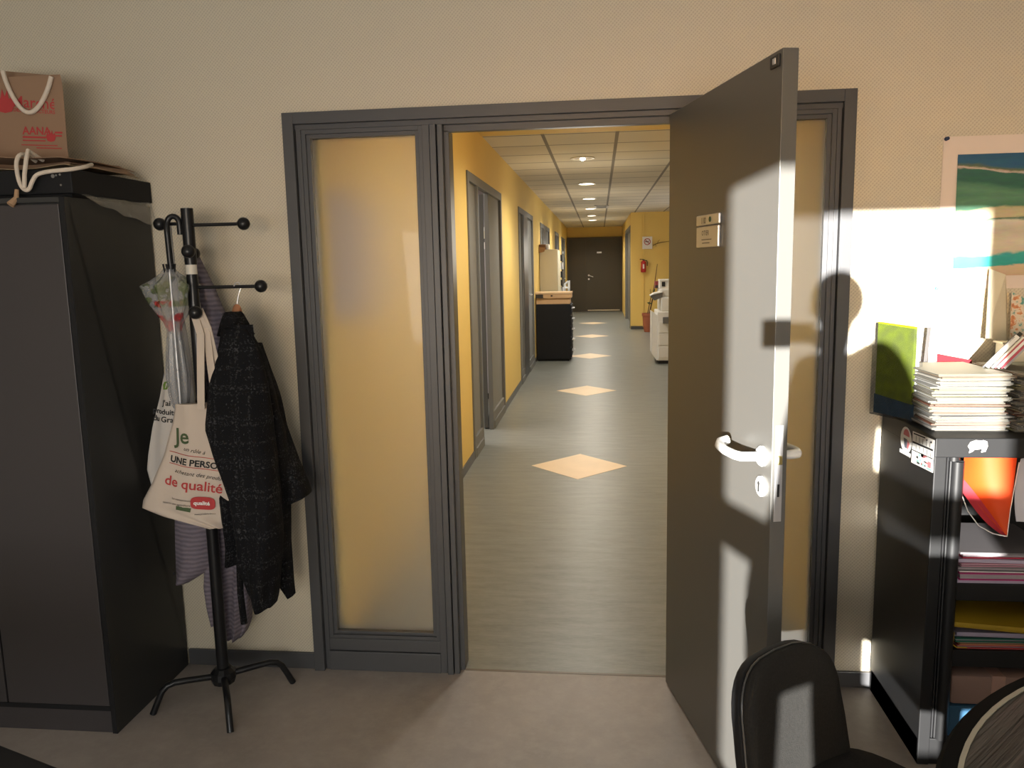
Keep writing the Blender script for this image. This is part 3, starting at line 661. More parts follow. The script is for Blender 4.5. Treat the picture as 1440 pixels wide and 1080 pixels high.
for tx in (('un rôle à', .019, (-1.312, .972, -.28), .3, 0), ('UNE PERSONNE', .031, (-1.366, .932, -.20), 0, .0009), ('achetant des produits', .0195, (-1.352, .896, -.24), .35, 0), ('La consommation locale', .0105, (-1.372, .800, -.19), 0, 0), ('nourrit une agriculture', .0105, (-1.408, .785, -.14), 0, 0), ('www.produits-locaux', .0075, (-1.300, .742, -.05), 0, 0)):
    B().text(tx[0], tx[1], tf(*tx[2]), shear=tx[3], bold=tx[4]).build('lettering', inkm, t)
B().text('de qualité', .049, tf(-1.394, .853, -.21), bold=.0007).build('lettering', redink, t)
for x0, z0, L_ in ((-1.366, .966, .20), (-1.369, .926, .20)):
    f = tf(x0, z0, -.20); b = B()
    for i in range(14): b.prism([f(L_*i/14, 0), f(L_*(i+1)/14, 0), f(L_*(i+1)/14, .002), f(L_*i/14, .002)], (0, -.0004, 0))
    b.build('red_rule', redink, t)
f = tf(-1.270, .781, -.13)
def bdg(u, v):
    a = 2*PI*u; r = .001+.999*v
    return f(r*.036*math.copysign(abs(math.cos(a))**.5, math.cos(a))*1.08, r*.023*math.copysign(abs(math.sin(a))**.6, math.sin(a)))+V((0, -.0025, 0))
bdo = B().grid(bdg, 40, 6).build('red_badge', redink, t)
B().text('qualité', .019, (lambda g: (lambda u, v: g(u, v)+V((0, -.0042, 0))))(tf(-1.300, .779, -.13)), bold=.0006).build('badge_lettering', paper, bdo)
f = tf(-1.362, .762, -.2); B().prism([f(0, 0), f(.05, 0), f(.05, .014), f(0, .014)], (0, -.0005, 0)).build('green_label', greenink, t)
t = thing('white_tote_bag', (-1.42, -.33, .85), 'white tote bag with black lettering partly behind the cream tote bag', 'tote bag')
trow2 = [(1.42, -1.412, -1.372), (1.32, -1.428, -1.36), (1.22, -1.455, -1.355), (1.118, -1.484, -1.355), (1.015, -1.52, -1.355), (.911, -1.546, -1.357), (.858, -1.556, -1.36), (.80, -1.545, -1.37)]
yf2 = tote(t, trow2, -.212, .012, canvas2, [[(-1.395, -.222, 1.728), (-1.395, -.216, 1.58), (-1.393, -.214, 1.41)]], 1.7)
for tx in (("J'ai", .027, -1.468, 1.095, -.1), ('produits', .027, -1.512, 1.068, -.12), ('du Grand', .028, -1.514, 1.040, -.12)): B().text(tx[0], tx[1], tf(tx[2], tx[3], tx[4], yf2), bold=.0006).build('lettering', inkm, t)
f = tf(-1.462, 1.150, .9, yf2); B().prism([f(0, 0), f(.012, .012), f(.026, .012), f(.04, 0), f(.026, -.012), f(.012, -.012)], (0, -.0005, 0)).build('leaf_emblem', M('leaf_green', (.12, .2, .03), .8), t)

# umbrella
t = thing('clear_umbrella', (-1.376, -.262, 1.1), 'folded clear plastic umbrella with red flower print and black crook handle', 'umbrella')
UX, UY = -1.376, -.268
crook = [(UX+.006, UY, 1.57), (UX+.003, UY, 1.69), (UX+.003, UY, 1.715)] + [(UX+.023-.020*math.cos(a), UY+.006*math.sin(a/2)+.004, 1.722+.024*math.sin(a)) for a in [PI*i/10 for i in range(11)]] + [(UX+.043, UY+.012, 1.70), (UX+.043, UY+.012, 1.685)]
B().tube(crook, [.010]*3+[.0095]*11+[.010, .010], 12).build('crook_handle', black_m, t, smooth=True)
def flower_mat():
    m = plastic_film('flowered_clear_plastic', (.55, .55, .50), .58); nt = m.node_tree; bs = nt.nodes['Principled BSDF']
    tc = nd(nt, 'ShaderNodeTexCoord'); sx = nd(nt, 'ShaderNodeSeparateXYZ'); nt.links.new(tc.outputs['Object'], sx.inputs[0])
    n = nd(nt, 'ShaderNodeTexNoise', Scale=26., Detail=2.); nt.links.new(tc.outputs['Object'], n.inputs['Vector'])
    zz = sx.outputs['Z']
    def band(a, b_): return math_n(nt, 'MULTIPLY', math_n(nt, 'GREATER_THAN', zz, a), math_n(nt, 'LESS_THAN', zz, b_))
    n3 = nd(nt, 'ShaderNodeTexNoise', Scale=34., Detail=2.); nt.links.new(tc.outputs['Object'], n3.inputs['Vector'])
    n4 = nd(nt, 'ShaderNodeTexNoise', Scale=19., Detail=1.); nt.links.new(tc.outputs['Object'], n4.inputs['Vector'])
    g_ = math_n(nt, 'MULTIPLY', band(.345, .445), math_n(nt, 'GREATER_THAN', n3.outputs['Fac'], .50))
    r_ = math_n(nt, 'MULTIPLY', band(.295, .365), math_n(nt, 'GREATER_THAN', n4.outputs['Fac'], .57))
    p_ = math_n(nt, 'MULTIPLY', band(.262, .298), math_n(nt, 'GREATER_THAN', n3.outputs['Fac'], .47))
    col = mixc(nt, g_, (.36, .36, .37), (.13, .17, .06)); col = mixc(nt, r_, col, (.50, .015, .02)); col = mixc(nt, p_, col, (.5, .10, .12))
    nt.links.new(col, bs.inputs['Base Color'])
    return m
um = flower_mat()
prof = [(.014, 1.574), (.024, 1.558), (.048, 1.536), (.078, 1.516), (.076, 1.506), (.062, 1.462), (.042, 1.412), (.030, 1.392), (.022, 1.365), (.026, 1.33), (.032, 1.27), (.036, 1.20), (.032, 1.14), (.024, 1.10), (.016, 1.085)]
B().lathe(prof, (UX, UY, 0), 48, fold=lambda a, z: 1+(.26 if z > 1.45 else .12)*math.cos((6 if z > 1.38 else 8)*a+z*2)).build('canopy', um, t, smooth=True, angle=80)
B().tube([(UX, UY, 1.57), (UX, UY, 1.07)], .005, 8).build('shaft', steel, t, smooth=True)
for i in range(8):
    a = 2*PI*i/8+.2
    B().tube([(UX+.017*math.cos(a), UY+.017*math.sin(a), 1.560), (UX+.020*math.cos(a), UY+.020*math.sin(a), 1.588)], [.002, .0035], 6).build('rib_tip', black_m, t, smooth=True)

# ------------------------------------------------------------------ black cabinet with shelves (right)
KX, KY = 1.045, -.467; KW = .92; KH = 1.035
t = thing('shelf_cabinet', (1.5, -.24, 0), 'low black metal office cabinet with open front and loaded shelves', 'cabinet')
B().box(KX, KX+.035, KY, -.02, 0, KH-.055, .003).build('side_panel', cab_m, t)
B().box(KX+KW-.035, KX+KW, KY, -.02, 0, KH-.055, .003).build('side_panel', cab_m, t)
B().box(KX, KX+KW, KY-.002, -.02, KH-.058, KH, .003).build('top_panel', cab_m, t)
B().box(KX+.035, KX+KW-.035, -.04, -.02, .0, KH-.058).build('back_panel', cab_m, t)
B().box(KX, KX+KW, KY+.004, -.03, 0, .086, .003).build('base', cab_m, t)
B().tube([(KX+.068, KY+.012, .086), (KX+.068, KY+.012, .964)], .020, 16).build('shutter_rail', cab_m, t, smooth=True)
B().box(KX+.046, KX+.088, KY+.004, KY+.06, .086, .966, .004).box(KX+.040, KX+.044, KY+.01, KY+.06, .086, .975).build('shutter_edge', M('black_shutter_profile', (.02, .02, .021), .3), t)
B().lathe([(.018, 0), (.018, .012)], (KX+.060, KY+.018, .965), 16).build('rail_cap', cab_m, t, smooth=True)
for z in (.525, .312): B().box(KX+.088, KX+KW-.036, KY+.03, -.04, z, z+.055, .003).build('shelf', cab_m, t)
def sticker(name, poly, mat, off=.0006): return B().prism([V((KX-off, y_, z_)) for y_, z_ in poly], (-.0006, 0, 0)).build(name, mat, t)
rs = sticker('round_sticker', [(-.246+.046*math.cos(a), .981+.042*math.sin(a)) for a in [2*PI*i/24 for i in range(24)]], paper)
B().prism([V((KX-.0014, y_, z_)) for y_, z_ in ((-.20, .943), (-.29, .946), (-.29, .934), (-.20, .931))], (-.0005, 0, 0)).build('ribbon', paper, rs)
B().prism([V((KX-.0014, -.25+.025*math.cos(a), .995+.022*math.sin(a))) for a in [PI*i/10 for i in range(11)]], (-.0005, 0, 0)).prism([V((KX-.0014, y_, z_)) for y_, z_ in ((-.262, .985), (-.278, .975), (-.27, .953), (-.258, .96))], (-.0005, 0, 0)).build('pink_print', M('pink_print', (.55, .16, .17), .7), rs)
B().prism([V((KX-.0014, y_, z_)) for y_, z_ in ((-.228, .985), (-.256, .985), (-.26, .955), (-.24, .955))], (-.0005, 0, 0)).build('grey_print', M('slate_print', (.12, .13, .16), .7), rs)
cs = sticker('comic_sticker', [(-.298, 1.021), (-.462, 1.028), (-.462, .930), (-.299, .921)], paper)
b = B(); b2 = B(); b3 = B()
F_ = lambda u, v: V((KX-.0014, -.298-.164*u, .921+.009*u+v*.099))
def fq(bb, u0, u1, v0, v1): bb.prism([F_(u0, v0), F_(u1, v0), F_(u1, v1), F_(u0, v1)], (-.0005, 0, 0))
fq(b, .03, .97, .64, .70); fq(b, .06, .6, .93, .97); fq(b, .66, .70, .88, .93); fq(b, .85, .90, .86, .92)
for i in range(5): fq(b, .18+.16*i, .19+.16*i, .72, .90); fq(b, .20+.17*i, .21+.17*i, .44, .62)
random.seed(3)
for i in range(14):
    u, v = random.uniform(.1, .7), random.uniform(.04, .36); fq((b, b2, b3)[i % 3], u, u+random.uniform(.05, .14), v, v+random.uniform(.03, .10))
fq(b, .02, .98, .40, .43); fq(b2, .78, .92, .10, .28); fq(b3, .74, .96, .02, .09)
b.build('ink_drawing', inkm, cs); b2.build('pink_drawing', M('pink_print', (.55, .16, .17), .7), cs); b3.build('green_drawing', M('teal_print', (.25, .45, .38), .7), cs)
# white bear-shaped sticker on the front edge
bear = [(0, .004), (.006, .016), (.02, .022), (.034, .020), (.040, .022), (.05, .018), (.052, .004), (.047, -.012), (.036, -.014), (.038, -.004), (.018, -.006), (.013, -.012), (.004, -.016), (.006, -.006)]
B().prism([V((1.134+x*1.05, KY-.0022, 1.008+z)) for x, z in bear], (0, -.0006, 0)).build('bear_sticker', paper, t)

# magazine stacks
random.seed(11)
magm = [M('magazine_white', (.26, .255, .24), .55), M('magazine_cream', (.22, .20, .15), .6), M('magazine_ivory', (.25, .235, .2), .6), M('magazine_grey', (.08, .078, .075), .6), M('magazine_tan', (.17, .115, .07), .6), M('magazine_yellowish', (.16, .15, .07), .6), M('magazine_rust', (.13, .05, .03), .6)]
pages = M('page_edges', (.075, .069, .055), .9, var=.85, vs=18, stretch=(1, 1, 30))
def mag_proto():
    o = thing('magazine', (0, 0, 0), None, None)
    B().box(-.104, .104, -.146, .146, .0005, .0037).build('pages', pages, o)
    B().box(-.105, .105, -.148, .148, .0037, .0042).box(-.105, .105, -.148, .148, 0, .0005).box(-.1055, -.1045, -.148, .148, 0, .0042).build('cover', magm[0], o)
    return o
proto = mag_proto(); first = True
def copy_mag(x, y, z, rz, mat, label, group):
    global first
    if first: r = proto; first = False; kids = list(r.children)
    else:
        r = proto.copy(); COL.objects.link(r); kids = []
        for c in proto.children:
            k_ = c.copy(); COL.objects.link(k_); k_.parent = r; kids.append(k_)
    r.location = (x, y, z); r.rotation_euler = (0, 0, rz); tag(r, label, 'magazine', group)
    for k_ in kids:
        if k_.name.startswith('cover'):
            k_.data = k_.data.copy() if k_.data.users > 1 else k_.data
            k_.data.materials[0] = mat
    return r
for s_, (sx_, sy_, nm, n_) in enumerate(((1.180, -.225, 'left', 40), (1.412, -.235, 'right', 40))):
    z = KH+.0005
    for i in range(n_):
        mi = random.choice([0, 0, 0, 1, 1, 2, 2, 3, 5, 6 if i > 3 else 0])
        if i >= n_-3: mi = 4 if i < n_-1 else 1
        if i == n_-1: lab = 'magazine lying on top of the %s stack on the black cabinet' % ('left-hand' if s_ == 0 else 'right-hand')
        elif i == 0: lab = 'lowest magazine of the %s stack, on the cabinet top' % ('left-hand' if s_ == 0 else 'right-hand')
        else: lab = 'pale magazine within the %s stack on the black cabinet' % ('left-hand' if s_ == 0 else 'right-hand')
        copy_mag(sx_+random.uniform(-.010, .010), sy_+random.uniform(-.016, .010), z, random.choice([0, PI])+random.uniform(-.06, .06), magm[mi], lab, 'magazines stacked on the black cabinet, %s stack' % ('left' if s_ == 0 else 'right'))
        z += .0044
TOPZ = KH+.0005+40*.0044
# green brochure holder at the back-left corner
t = thing('brochure_holder', (1.05, -.15, KH), 'upright clear plastic brochure holder with lime green booklet on the cabinet corner', 'brochure holder')
def hol(x, y, z): return V((x, y, z))
Hc = [(.985, -.075), (1.058, -.225), (1.095, -.207), (1.022, -.057)]    # footprint, turned towards the window
sl = V((-.010, .004, 0))
def hp_(i, z): return V((Hc[i][0], Hc[i][1], KH+z))+sl*z*0
b = B()
film = plastic_film('clear_acrylic', (.05, .05, .05), .80)
b.prism([hp_(0, 0), hp_(1, 0), hp_(1, .30), hp_(0, .31)], V((-.002, -.0008, 0)))
b.prism([hp_(1, 0), hp_(2, 0), hp_(2, .30), hp_(1, .30)], V((.0008, -.002, 0)))
b.prism([hp_(0, 0), hp_(1, 0), hp_(2, 0), hp_(3, 0)], V((0, 0, .003)))
b.build('holder_case', film, t)
t = thing('green_booklet', (1.04, -.13, KH+.004), 'lime green booklet with blue foot band inside the clear holder', 'booklet')
e0, e1 = V((.990, -.080, 0)), V((1.059, -.221, 0))
def bk(u, z, off): return e0.lerp(e1, u)+V((.006+off, .0025+off*.4, KH+z))
B().prism([bk(.02, .055, 0), bk(.98, .055, 0), bk(.98, .305, 0), bk(.02, .312, 0)], V((.010, .004, 0))).build('cover', M('lime_green_card', (.17, .235, .006), .6, spec=.2), t)
B().prism([bk(.0, .006, -.001), bk(1., .006, -.001), bk(1., .055, -.001), bk(.0, .07, -.001)], V((.011, .0045, 0))).build('foot_band', bluem, t)
for k, (off, mt) in enumerate(((.013, paper), (.019, M('pale_blue_card', (.45, .55, .65), .6)))):
    B().prism([bk(.05, .008, off), bk(.98, .008, off), bk(.98, .27-.02*k, off), bk(.05, .28-.02*k, off)], V((.004, .0016, 0))).build('inner_leaflet', mt, t)
# things behind the stacks
t = thing('grey_ruler', (1.13, -.06, KH), 'slim grey ruler standing upright behind the magazine stack', 'ruler')
B().box(1.145, 1.157, -.062, -.058, KH, 1.325, .001, Matrix.Translation((1.151, 0, KH)) @ Matrix.Rotation(.06, 4, 'Y') @ Matrix.Translation((-1.151, 0, -KH))).build('blade', M('grey_plastic', (.05, .045, .043), .6), t)
t = thing('red_folder', (1.24, -.05, KH), 'red card folder poking up behind the left-hand magazine stack', 'folder')
B().prism([V((1.168, -.052, KH)), V((1.30, -.052, KH)), V((1.315, -.052, 1.212)), V((1.178, -.052, 1.240))], (0, .006, 0)).build('cover', M('red_card', (.17, .008, .013), .7, spec=.2), t)
B().prism([V((1.172, -.058, KH)), V((1.20, -.058, KH)), V((1.198, -.058, 1.243)), V((1.172, -.058, 1.243))], (0, .003, 0)).build('divider', paper, t)
# leaning books on the right stack
random.seed(5)
bcol = [('dark_cover', (.02, .02, .022)), ('white_cover', (.7, .68, .64)), ('cream_cover', (.66, .60, .50)), ('red_cover', (.40, .04, .05)), ('white_cover', (.7, .68, .64)), ('crimson_cover', (.45, .05, .08)), ('grey_cover', (.3, .3, .3))]
names = ['dark grey slim book leaning leftmost on the magazine stack', 'thick white book leaning against the dark one on the magazines', 'cream slim book in the leaning row on the magazines', 'dark red slim book in the leaning row on the magazines', 'second white book in the leaning row on the magazines', 'crimson slim book in the leaning row on the magazines', 'grey book at the right of the leaning row on the magazines']
for k, (cn, cc) in enumerate(bcol):
    th = (.005, .014, .006, .005, .008, .006, .006)[k]; off = sum((.005, .014, .006, .005, .008, .006, .006)[:k])
    m4 = Matrix.Translation((1.285+off*1.30*.866, -.205-off*1.30*.5, TOPZ+.0015+th*.615)) @ Matrix.Rotation(math.radians(-30), 4, 'Z') @ Matrix.Rotation(.66, 4, 'Y')
    t = thing('book', (1.285+off*1.13, -.205-off*.65, TOPZ), names[k], 'book', 'leaning books on the magazines')
    B().box(0, .0008, -.06, .08, 0, .125, 0, m4).box(th-.0008, th, -.06, .08, 0, .125, 0, m4).box(0, th, -.061, -.060, 0, .125, 0, m4).build('cover', M(cn, cc, .5), t)
    B().box(.0008, th-.0008, -.058, .078, .002, .123, 0, m4).build('pages', pages, t)
# letter tray/kraft card and patterned card against the wall
t = thing('kraft_card_pouch', (1.40, -.05, 1.28), 'folded beige card pouch standing against the wall above the cabinet', 'card')
B().prism([V((1.342, -.075, 1.288)), V((1.402, -.085, 1.280)), V((1.398, -.060, 1.495)), V((1.360, -.030, 1.515))], (0, .002, 0)).build('front_panel', M('beige_card', (.50, .44, .32), .7), t)
B().prism([V((1.402, -.085, 1.280)), V((1.428, -.045, 1.286)), V((1.398, -.060, 1.495))], (0, .002, 0)).build('side_fold', M('beige_card', (.50, .44, .32), .7), t)
def patt():
    m, nt, bs = new_mat('patterned_card')
    tc = nd(nt, 'ShaderNodeTexCoord'); n = nd(nt, 'ShaderNodeTexNoise', Scale=55., Detail=3.); nt.links.new(tc.outputs['Object'], n.inputs['Vector'])
    nt.links.new(ramp(nt, n.outputs['Fac'], [(.36, (.10, .30, .26)), (.44, (.62, .52, .40)), (.54, (.66, .58, .46)), (.60, (.60, .25, .10)), (.7, (.45, .15, .07))]), bs.inputs['Base Color']); return m
t = thing('patterned_card', (1.46, -.04, 1.28), 'orange and green patterned card standing at the far right edge of the wall', 'card')
B().prism([V((1.425, -.060, 1.285)), V((1.53, -.060, 1.283)), V((1.525, -.040, 1.39)), V((1.432, -.040, 1.437))], (0, .002, 0)).build('card', patt(), t)
# tray that carries them
t = thing('paper_tray', (1.45, -.06, 1.27), 'pile of pale card sheets standing behind the right-hand magazine stack', 'card sheets')
b = B()
b.box(1.395, 1.60, -.078, -.012, 1.268, 1.274).box(1.40, 1.60, -.074, -.02, KH, 1.268, .002)
b.build('sheets', cream, t)
# seascape poster, pins
t = thing('seascape_poster', (1.55, -.002, 1.45), 'white-bordered print of a blue and green beach seascape pinned on the wall', 'poster')
B().grid(lambda u, v: (1.203+.72*u, -.003-.004*math.sin(v*5)*u, 1.448+.500*v), 10, 10, .001).build('paper', M('poster_paper', (.66, .56, .50), .6, var=.02), t)
pr = B().grid(lambda u, v: (1.254-.005*v+.62*u, -.0075-.004*math.sin((.08+v*.8)*5)*(.07+.85*u), 1.491+.398*v), 14, 14)
po = pr.build('print', seascape(), None, org=(1.254, -.0075, 1.491)); po.parent = t; po.location = V((1.254, -.0075, 1.491))-V((1.55, -.002, 1.45)); ORG[po] = V((1.254, -.0075, 1.491))
pin = M('navy_pin', (.01, .02, .06), .4); pin2 = M('turquoise_pin', (.02, .35, .35), .4)
t = B().lathe([(.0, 0), (.007, 0), (.006, .006), (.004, .010), (.006, .014), (0, .015)], (1.211, -.002, 1.941), 14, mtx=Matrix.Rotation(PI/2, 3, 'X')).build('wall_pin', pin, None, smooth=True, org=(1.211, -.002, 1.941)); tag(t, 'dark blue pin at the top left corner of the poster', 'pin', 'wall pins')
t = B().lathe([(.0, 0), (.005, 0), (.004, .006), (.003, .008), (.004, .011), (0, .012)], (1.204, -.008, 1.452), 14, mtx=Matrix.Rotation(PI/2, 3, 'X')).build('wall_pin', pin2, None, smooth=True, org=(1.204, -.008, 1.452)); tag(t, 'small turquoise pin near the poster bottom left corner', 'pin', 'wall pins')

# inside the cabinet
t = thing('orange_hanging_folder', (1.22, -.40, .74), 'orange and red suspended folder sagging open under the cabinet top', 'folder')
org_m = M('orange_card', (.50, .055, .008), .6, var=.05, spec=.2); red_m = M('red_card_inner', (.38, .02, .03), .6)
def ofl(u, v):
    # u left to right, v top to bottom; left edge bows in towards the lower right point
    xl = 1.139+.125*max(0, (v-.28)/.72)**1.35; xr = 1.286-.018*v; z = .972-.232*v
    return (xl+(xr-xl)*u, -.440+.05*math.sin(PI*u)*(1-v)-.012*v, z)
B().grid(ofl, 14, 18, .0012).build('orange_cover', org_m, t, smooth=True)
def rfl(u, v):
    q = u; x = 1.130+.138*q; zt = .885-.150*q**1.1; zb = zt-.005-.022*math.sin(PI*q)
    return (x, -.452+.012*v, zt+(zb-zt)*v+.030*(1-v)*(1-q))
B().grid(rfl, 16, 4, .0012).build('red_flap', red_m, t, smooth=True)
B().tube([(1.132, -.455, .862), (1.152, -.455, .812), (1.185, -.456, .768), (1.225, -.457, .745), (1.266, -.457, .737)], .0016, 6).tube([(1.268, -.452, .738), (1.272, -.452, .82), (1.287, -.45, .96)], .0012, 6).build('pale_edge', paper, t)
t = thing('pale_hanging_folder', (1.33, -.40, .74), 'pale grey suspended folder right of the orange one', 'folder')
B().grid(lambda u, v: (1.296+.12*u-.010*v*(1-v)*4*(1-u), -.44+.03*math.sin(PI*u), .968-.19*v-.03*math.sin(PI*v*.5)*u), 8, 10, .002).build('cover', M('lilac_grey_card', (.55, .54, .60), .6), t, smooth=True)
def pile(items, x0, x1, y0, y1, z, group, seed):
    random.seed(seed)
    for nm, lab, cat, mt, th in items:
        dx = random.uniform(-.004, .012); dy = random.uniform(0, .02); rz = random.uniform(-.03, .03)
        cx_, cy_ = (x0+x1)/2+dx, (y0+y1)/2+dy
        w_, d_ = (x1-x0)/2, (y1-y0)/2
        m4 = Matrix.Translation((cx_, cy_, z)) @ Matrix.Rotation(rz, 4, 'Z')
        t = thing(nm, (cx_, cy_, z), lab, cat, group)
        if cat in ('folder',):
            B().box(-w_, w_, -d_, d_, 0, .003, 0, m4).box(-w_, w_, -d_, d_, th-.003, th, 0, m4).box(w_-.001, w_, -d_, d_, 0, th, 0, m4).build('cover', mt, t)
            B().box(-w_+.004, w_-.004, -d_+.006, d_-.004, .003, th-.003, 0, m4).build('sheets', M('grey_sheets', (.28, .24, .26), .8, var=.3, vs=12, stretch=(1, 1, 40)), t)
        else:
            B().box(-w_, w_, -d_, d_, 0, th, 0, m4).build('sheets', mt, t)
        z += th+.0006
    return z
mg = M('magenta_card', (.36, .015, .13), .6); pk = M('pink_paper', (.42, .20, .26), .7); lil = M('lilac_paper', (.36, .31, .40), .7); gs = M('grey_paper', (.125, .115, .12), .8)
pile([('paper_pile', 'pale lilac sheets at the bottom of the upper shelf pile', 'papers', lil, .012), ('card_folder', 'magenta folder low in the upper shelf pile', 'folder', mg, .022), ('paper_pile', 'white sheets above the magenta folder', 'papers', paper, .006), ('card_folder', 'grey folder in the middle of the upper shelf pile', 'folder', gs, .014), ('card_folder', 'pink folder in the upper shelf pile', 'folder', pk, .010), ('paper_pile', 'lilac-grey sheets near the top of the upper shelf pile', 'papers', lil, .010), ('card_folder', 'crimson folder near the top of the upper shelf pile', 'folder', M('crimson_card', (.38, .02, .05), .6), .016), ('paper_pile', 'large grey sheet lying on top of the upper shelf pile', 'papers', gs, .006)], 1.140, 1.42, -.445, -.16, .5805, 'papers on the upper shelf', 21)
yl = M('mustard_card', (.36, .23, .012), .55); rd = M('brick_red_card', (.42, .06, .06), .6); gn = M('green_card', (.02, .14, .09), .6)
z = pile([('card_folder', 'red folder at the bottom of the lower shelf pile', 'folder', rd, .012), ('card_folder', 'orange folder above the red one on the lower shelf', 'folder', M('dull_orange_card', (.50, .22, .10), .6), .010), ('card_folder', 'green folder in the lower shelf pile', 'folder', gn, .012), ('paper_pile', 'white sheets above the green folder on the lower shelf', 'papers', lil, .010)], 1.150, 1.43, -.440, -.16, .3675, 'papers on the lower shelf', 5)
t = thing('mustard_folder', (1.29, -.30, .41), 'mustard yellow folder bulging over the lower shelf pile', 'folder')
B().grid(lambda u, v: (1.134+.30*u, -.452+.29*v, z+.050-.020*u+.03*v*(1-u)), 12, 6, .002).build('cover_top', yl, t, smooth=True)
B().grid(lambda u, v: (1.134+.30*u, -.452-.002*math.sin(PI*v), z+.050-.020*u-(.014+.004*u)*v), 12, 6, .0015).build('cover_front', yl, t, smooth=True)
B().tube([(1.136, -.453, z+.018), (1.134, -.453, z-.022), (1.145, -.453, z-.030), (1.175, -.453, z-.031)], .0022, 6).build('elastic', yl, t)
B().box(1.150, 1.43, -.44, -.18, z+.001, z+.012).build('sheets', lil, t)
t = thing('blue_box_file', (1.35, -.29, .087), 'flat blue box at the bottom of the cabinet', 'box')
B().box(1.138, 1.60, -.445, -.10, .0865, .186, .003).build('box_body', bluem, t); B().box(1.138, 1.60, -.446, -.10, .172, .187, .002).build('lid', bluem, t)
t = thing('brown_parcel', (1.35, -.29, .19), 'brownish pink wrapped parcel lying on the blue box', 'parcel')
B().box(1.142, 1.60, -.440, -.10, .188, .285, .012).build('wrapping', M('pinkish_brown_paper', (.20, .125, .10), .7, var=.15, vs=8), t, smooth=True)
B().box(1.26, 1.30, -.4415, -.1, .188, .2862, .002).build('tape', M('brown_tape', (.32, .19, .15), .4), t)

# ------------------------------------------------------------------ task chair
CC = V((.43, -1.2, .70)); yw, tl = math.radians(42), math.radians(10)
wd = V((math.cos(yw), math.sin(yw), 0)); nh = V((math.sin(yw), -math.cos(yw), 0)); up = V((0, 0, 1))*math.cos(tl)-nh*math.sin(tl); fn = nh*math.cos(tl)+V((0, 0, 1))*math.sin(tl)
def cpt(a, b_, c): return CC+wd*a+up*b_+fn*c
t = thing('task_chair', (.55, -1.35, 0), 'black upholstered office chair with rounded backrest before the open door', 'chair')
def outline(k, sh=0.):
    top = .020-sh; bot = -.40+sh; P = []
    n = 16
    def hw(b_): return (.158+.010*min(1, max(0, -b_/.3)))-sh
    for i in range(n+1):    # rounded top, left to right
        a = PI-PI*i/n; ca, sa = math.cos(a), math.sin(a)
        P.append((.030+hw(-.05)*math.copysign(abs(ca)**.62, ca), top-.135+.135*abs(sa)**.75))
    for b_ in (-.16, -.22, -.28, -.33): P.append((.030+hw(b_), b_))
    for i in range(1, 8):
        a = -PI*i/8; P.append((.030+hw(-.3)*math.copysign(abs(math.cos(a))**.6, math.cos(a)), bot+.07-.07*abs(math.sin(a))**.7))
    for b_ in (-.33, -.28, -.22, -.16): P.append((.030-hw(b_), b_))
    return P
def padlayer(sh, c, curve=1.):
    k = 1-sh/.17; kb = 1-sh/.21
    return [cpt(.03+(a-.03)*k, -.19+(b_+.19)*kb, c+curve*(.9*((a-.03)*k)**2)) for a, b_ in outline(0, 0)]
shell = [padlayer(.020, -.034), padlayer(.004, -.030), padlayer(0, -.022), padlayer(0, -.010), padlayer(.006, -.004)]
B().rings(shell).build('backrest_shell', blackmat, t, smooth=True, angle=50)
pad = [padlayer(.006, -.004), padlayer(.003, .004), padlayer(.003, .018), padlayer(.010, .026), padlayer(.03, .030), padlayer(.08, .033)]
bk_o = B().rings(pad).build('backrest_pad', fabric, t, smooth=True, angle=60)
B().tube(padlayer(.0015, -.001), .0022, 6, closed=True).build('piping', M('pale_piping', (.06, .06, .058), .3), bk_o, smooth=True)
SC = CC+nh*.24; SC.z = .45
def spt(a, b_, z): return V((SC.x, SC.y, z))+wd*a+nh*b_
so = [(.03+.215*math.copysign(abs(math.cos(a))**.55, math.cos(a)), .215*math.copysign(abs(math.sin(a))**.55, math.sin(a))) for a in [2*PI*i/32 for i in range(32)]]
B().rings([[spt(x*s, y*s, z) for x, y in so] for s, z in ((.90, .405), (.99, .412), (1., .43), (.985, .45), (.93, .462), (.75, .468))]).build('seat', fabric, t, smooth=True)
B().tube([cpt(.03, -.18, -.036), cpt(.03, -.30, -.05), spt(.03, -.20, .385), spt(.03, -.05, .385)], [.02, .024, .024, .024], 10).build('back_support', black_m, t, smooth=True)
B().tube([spt(.03, 0, .12), spt(.03, 0, .41)], .026, 14).build('gas_column', black_m, t, smooth=True)
for i in range(5):
    a = 2*PI*i/5+.4; e = spt(.03, 0, .085)+V((math.cos(a), math.sin(a), 0))*.27
    lg = B().tube([spt(.03, 0, .125), spt(.03, 0, .12).lerp(e, .5)+V((0, 0, .005)), e], [.026, .02, .014], 10).build('leg', black_m, t, smooth=True)
    B().lathe([(.0, -.011), (.026, -.011), (.029, 0), (.026, .011), (0, .011)], (e.x, e.y, .0295), 16, mtx=Matrix.Rotation(a, 3, 'Z') @ Matrix.Rotation(PI/2, 3, 'X')).tube([(e.x, e.y, .03), (e.x, e.y, .085)], .007, 8).build('caster', black_m, lg, smooth=True)

# a second, taller chair on the window side of the round table
r2 = t.copy(); COL.objects.link(r2); r2.location = (.725, -2.53, 0); r2.rotation_euler = (0, 0, math.radians(120)); r2.scale = (1.22, 1.22, 1.22)
tag(r2, 'taller black office chair on the window side of the round table', 'chair')
for ch in list(t.children):
    k = ch.copy(); COL.objects.link(k); k.parent = r2
    for g in ch.children:
        q = g.copy(); COL.objects.link(q); q.parent = k

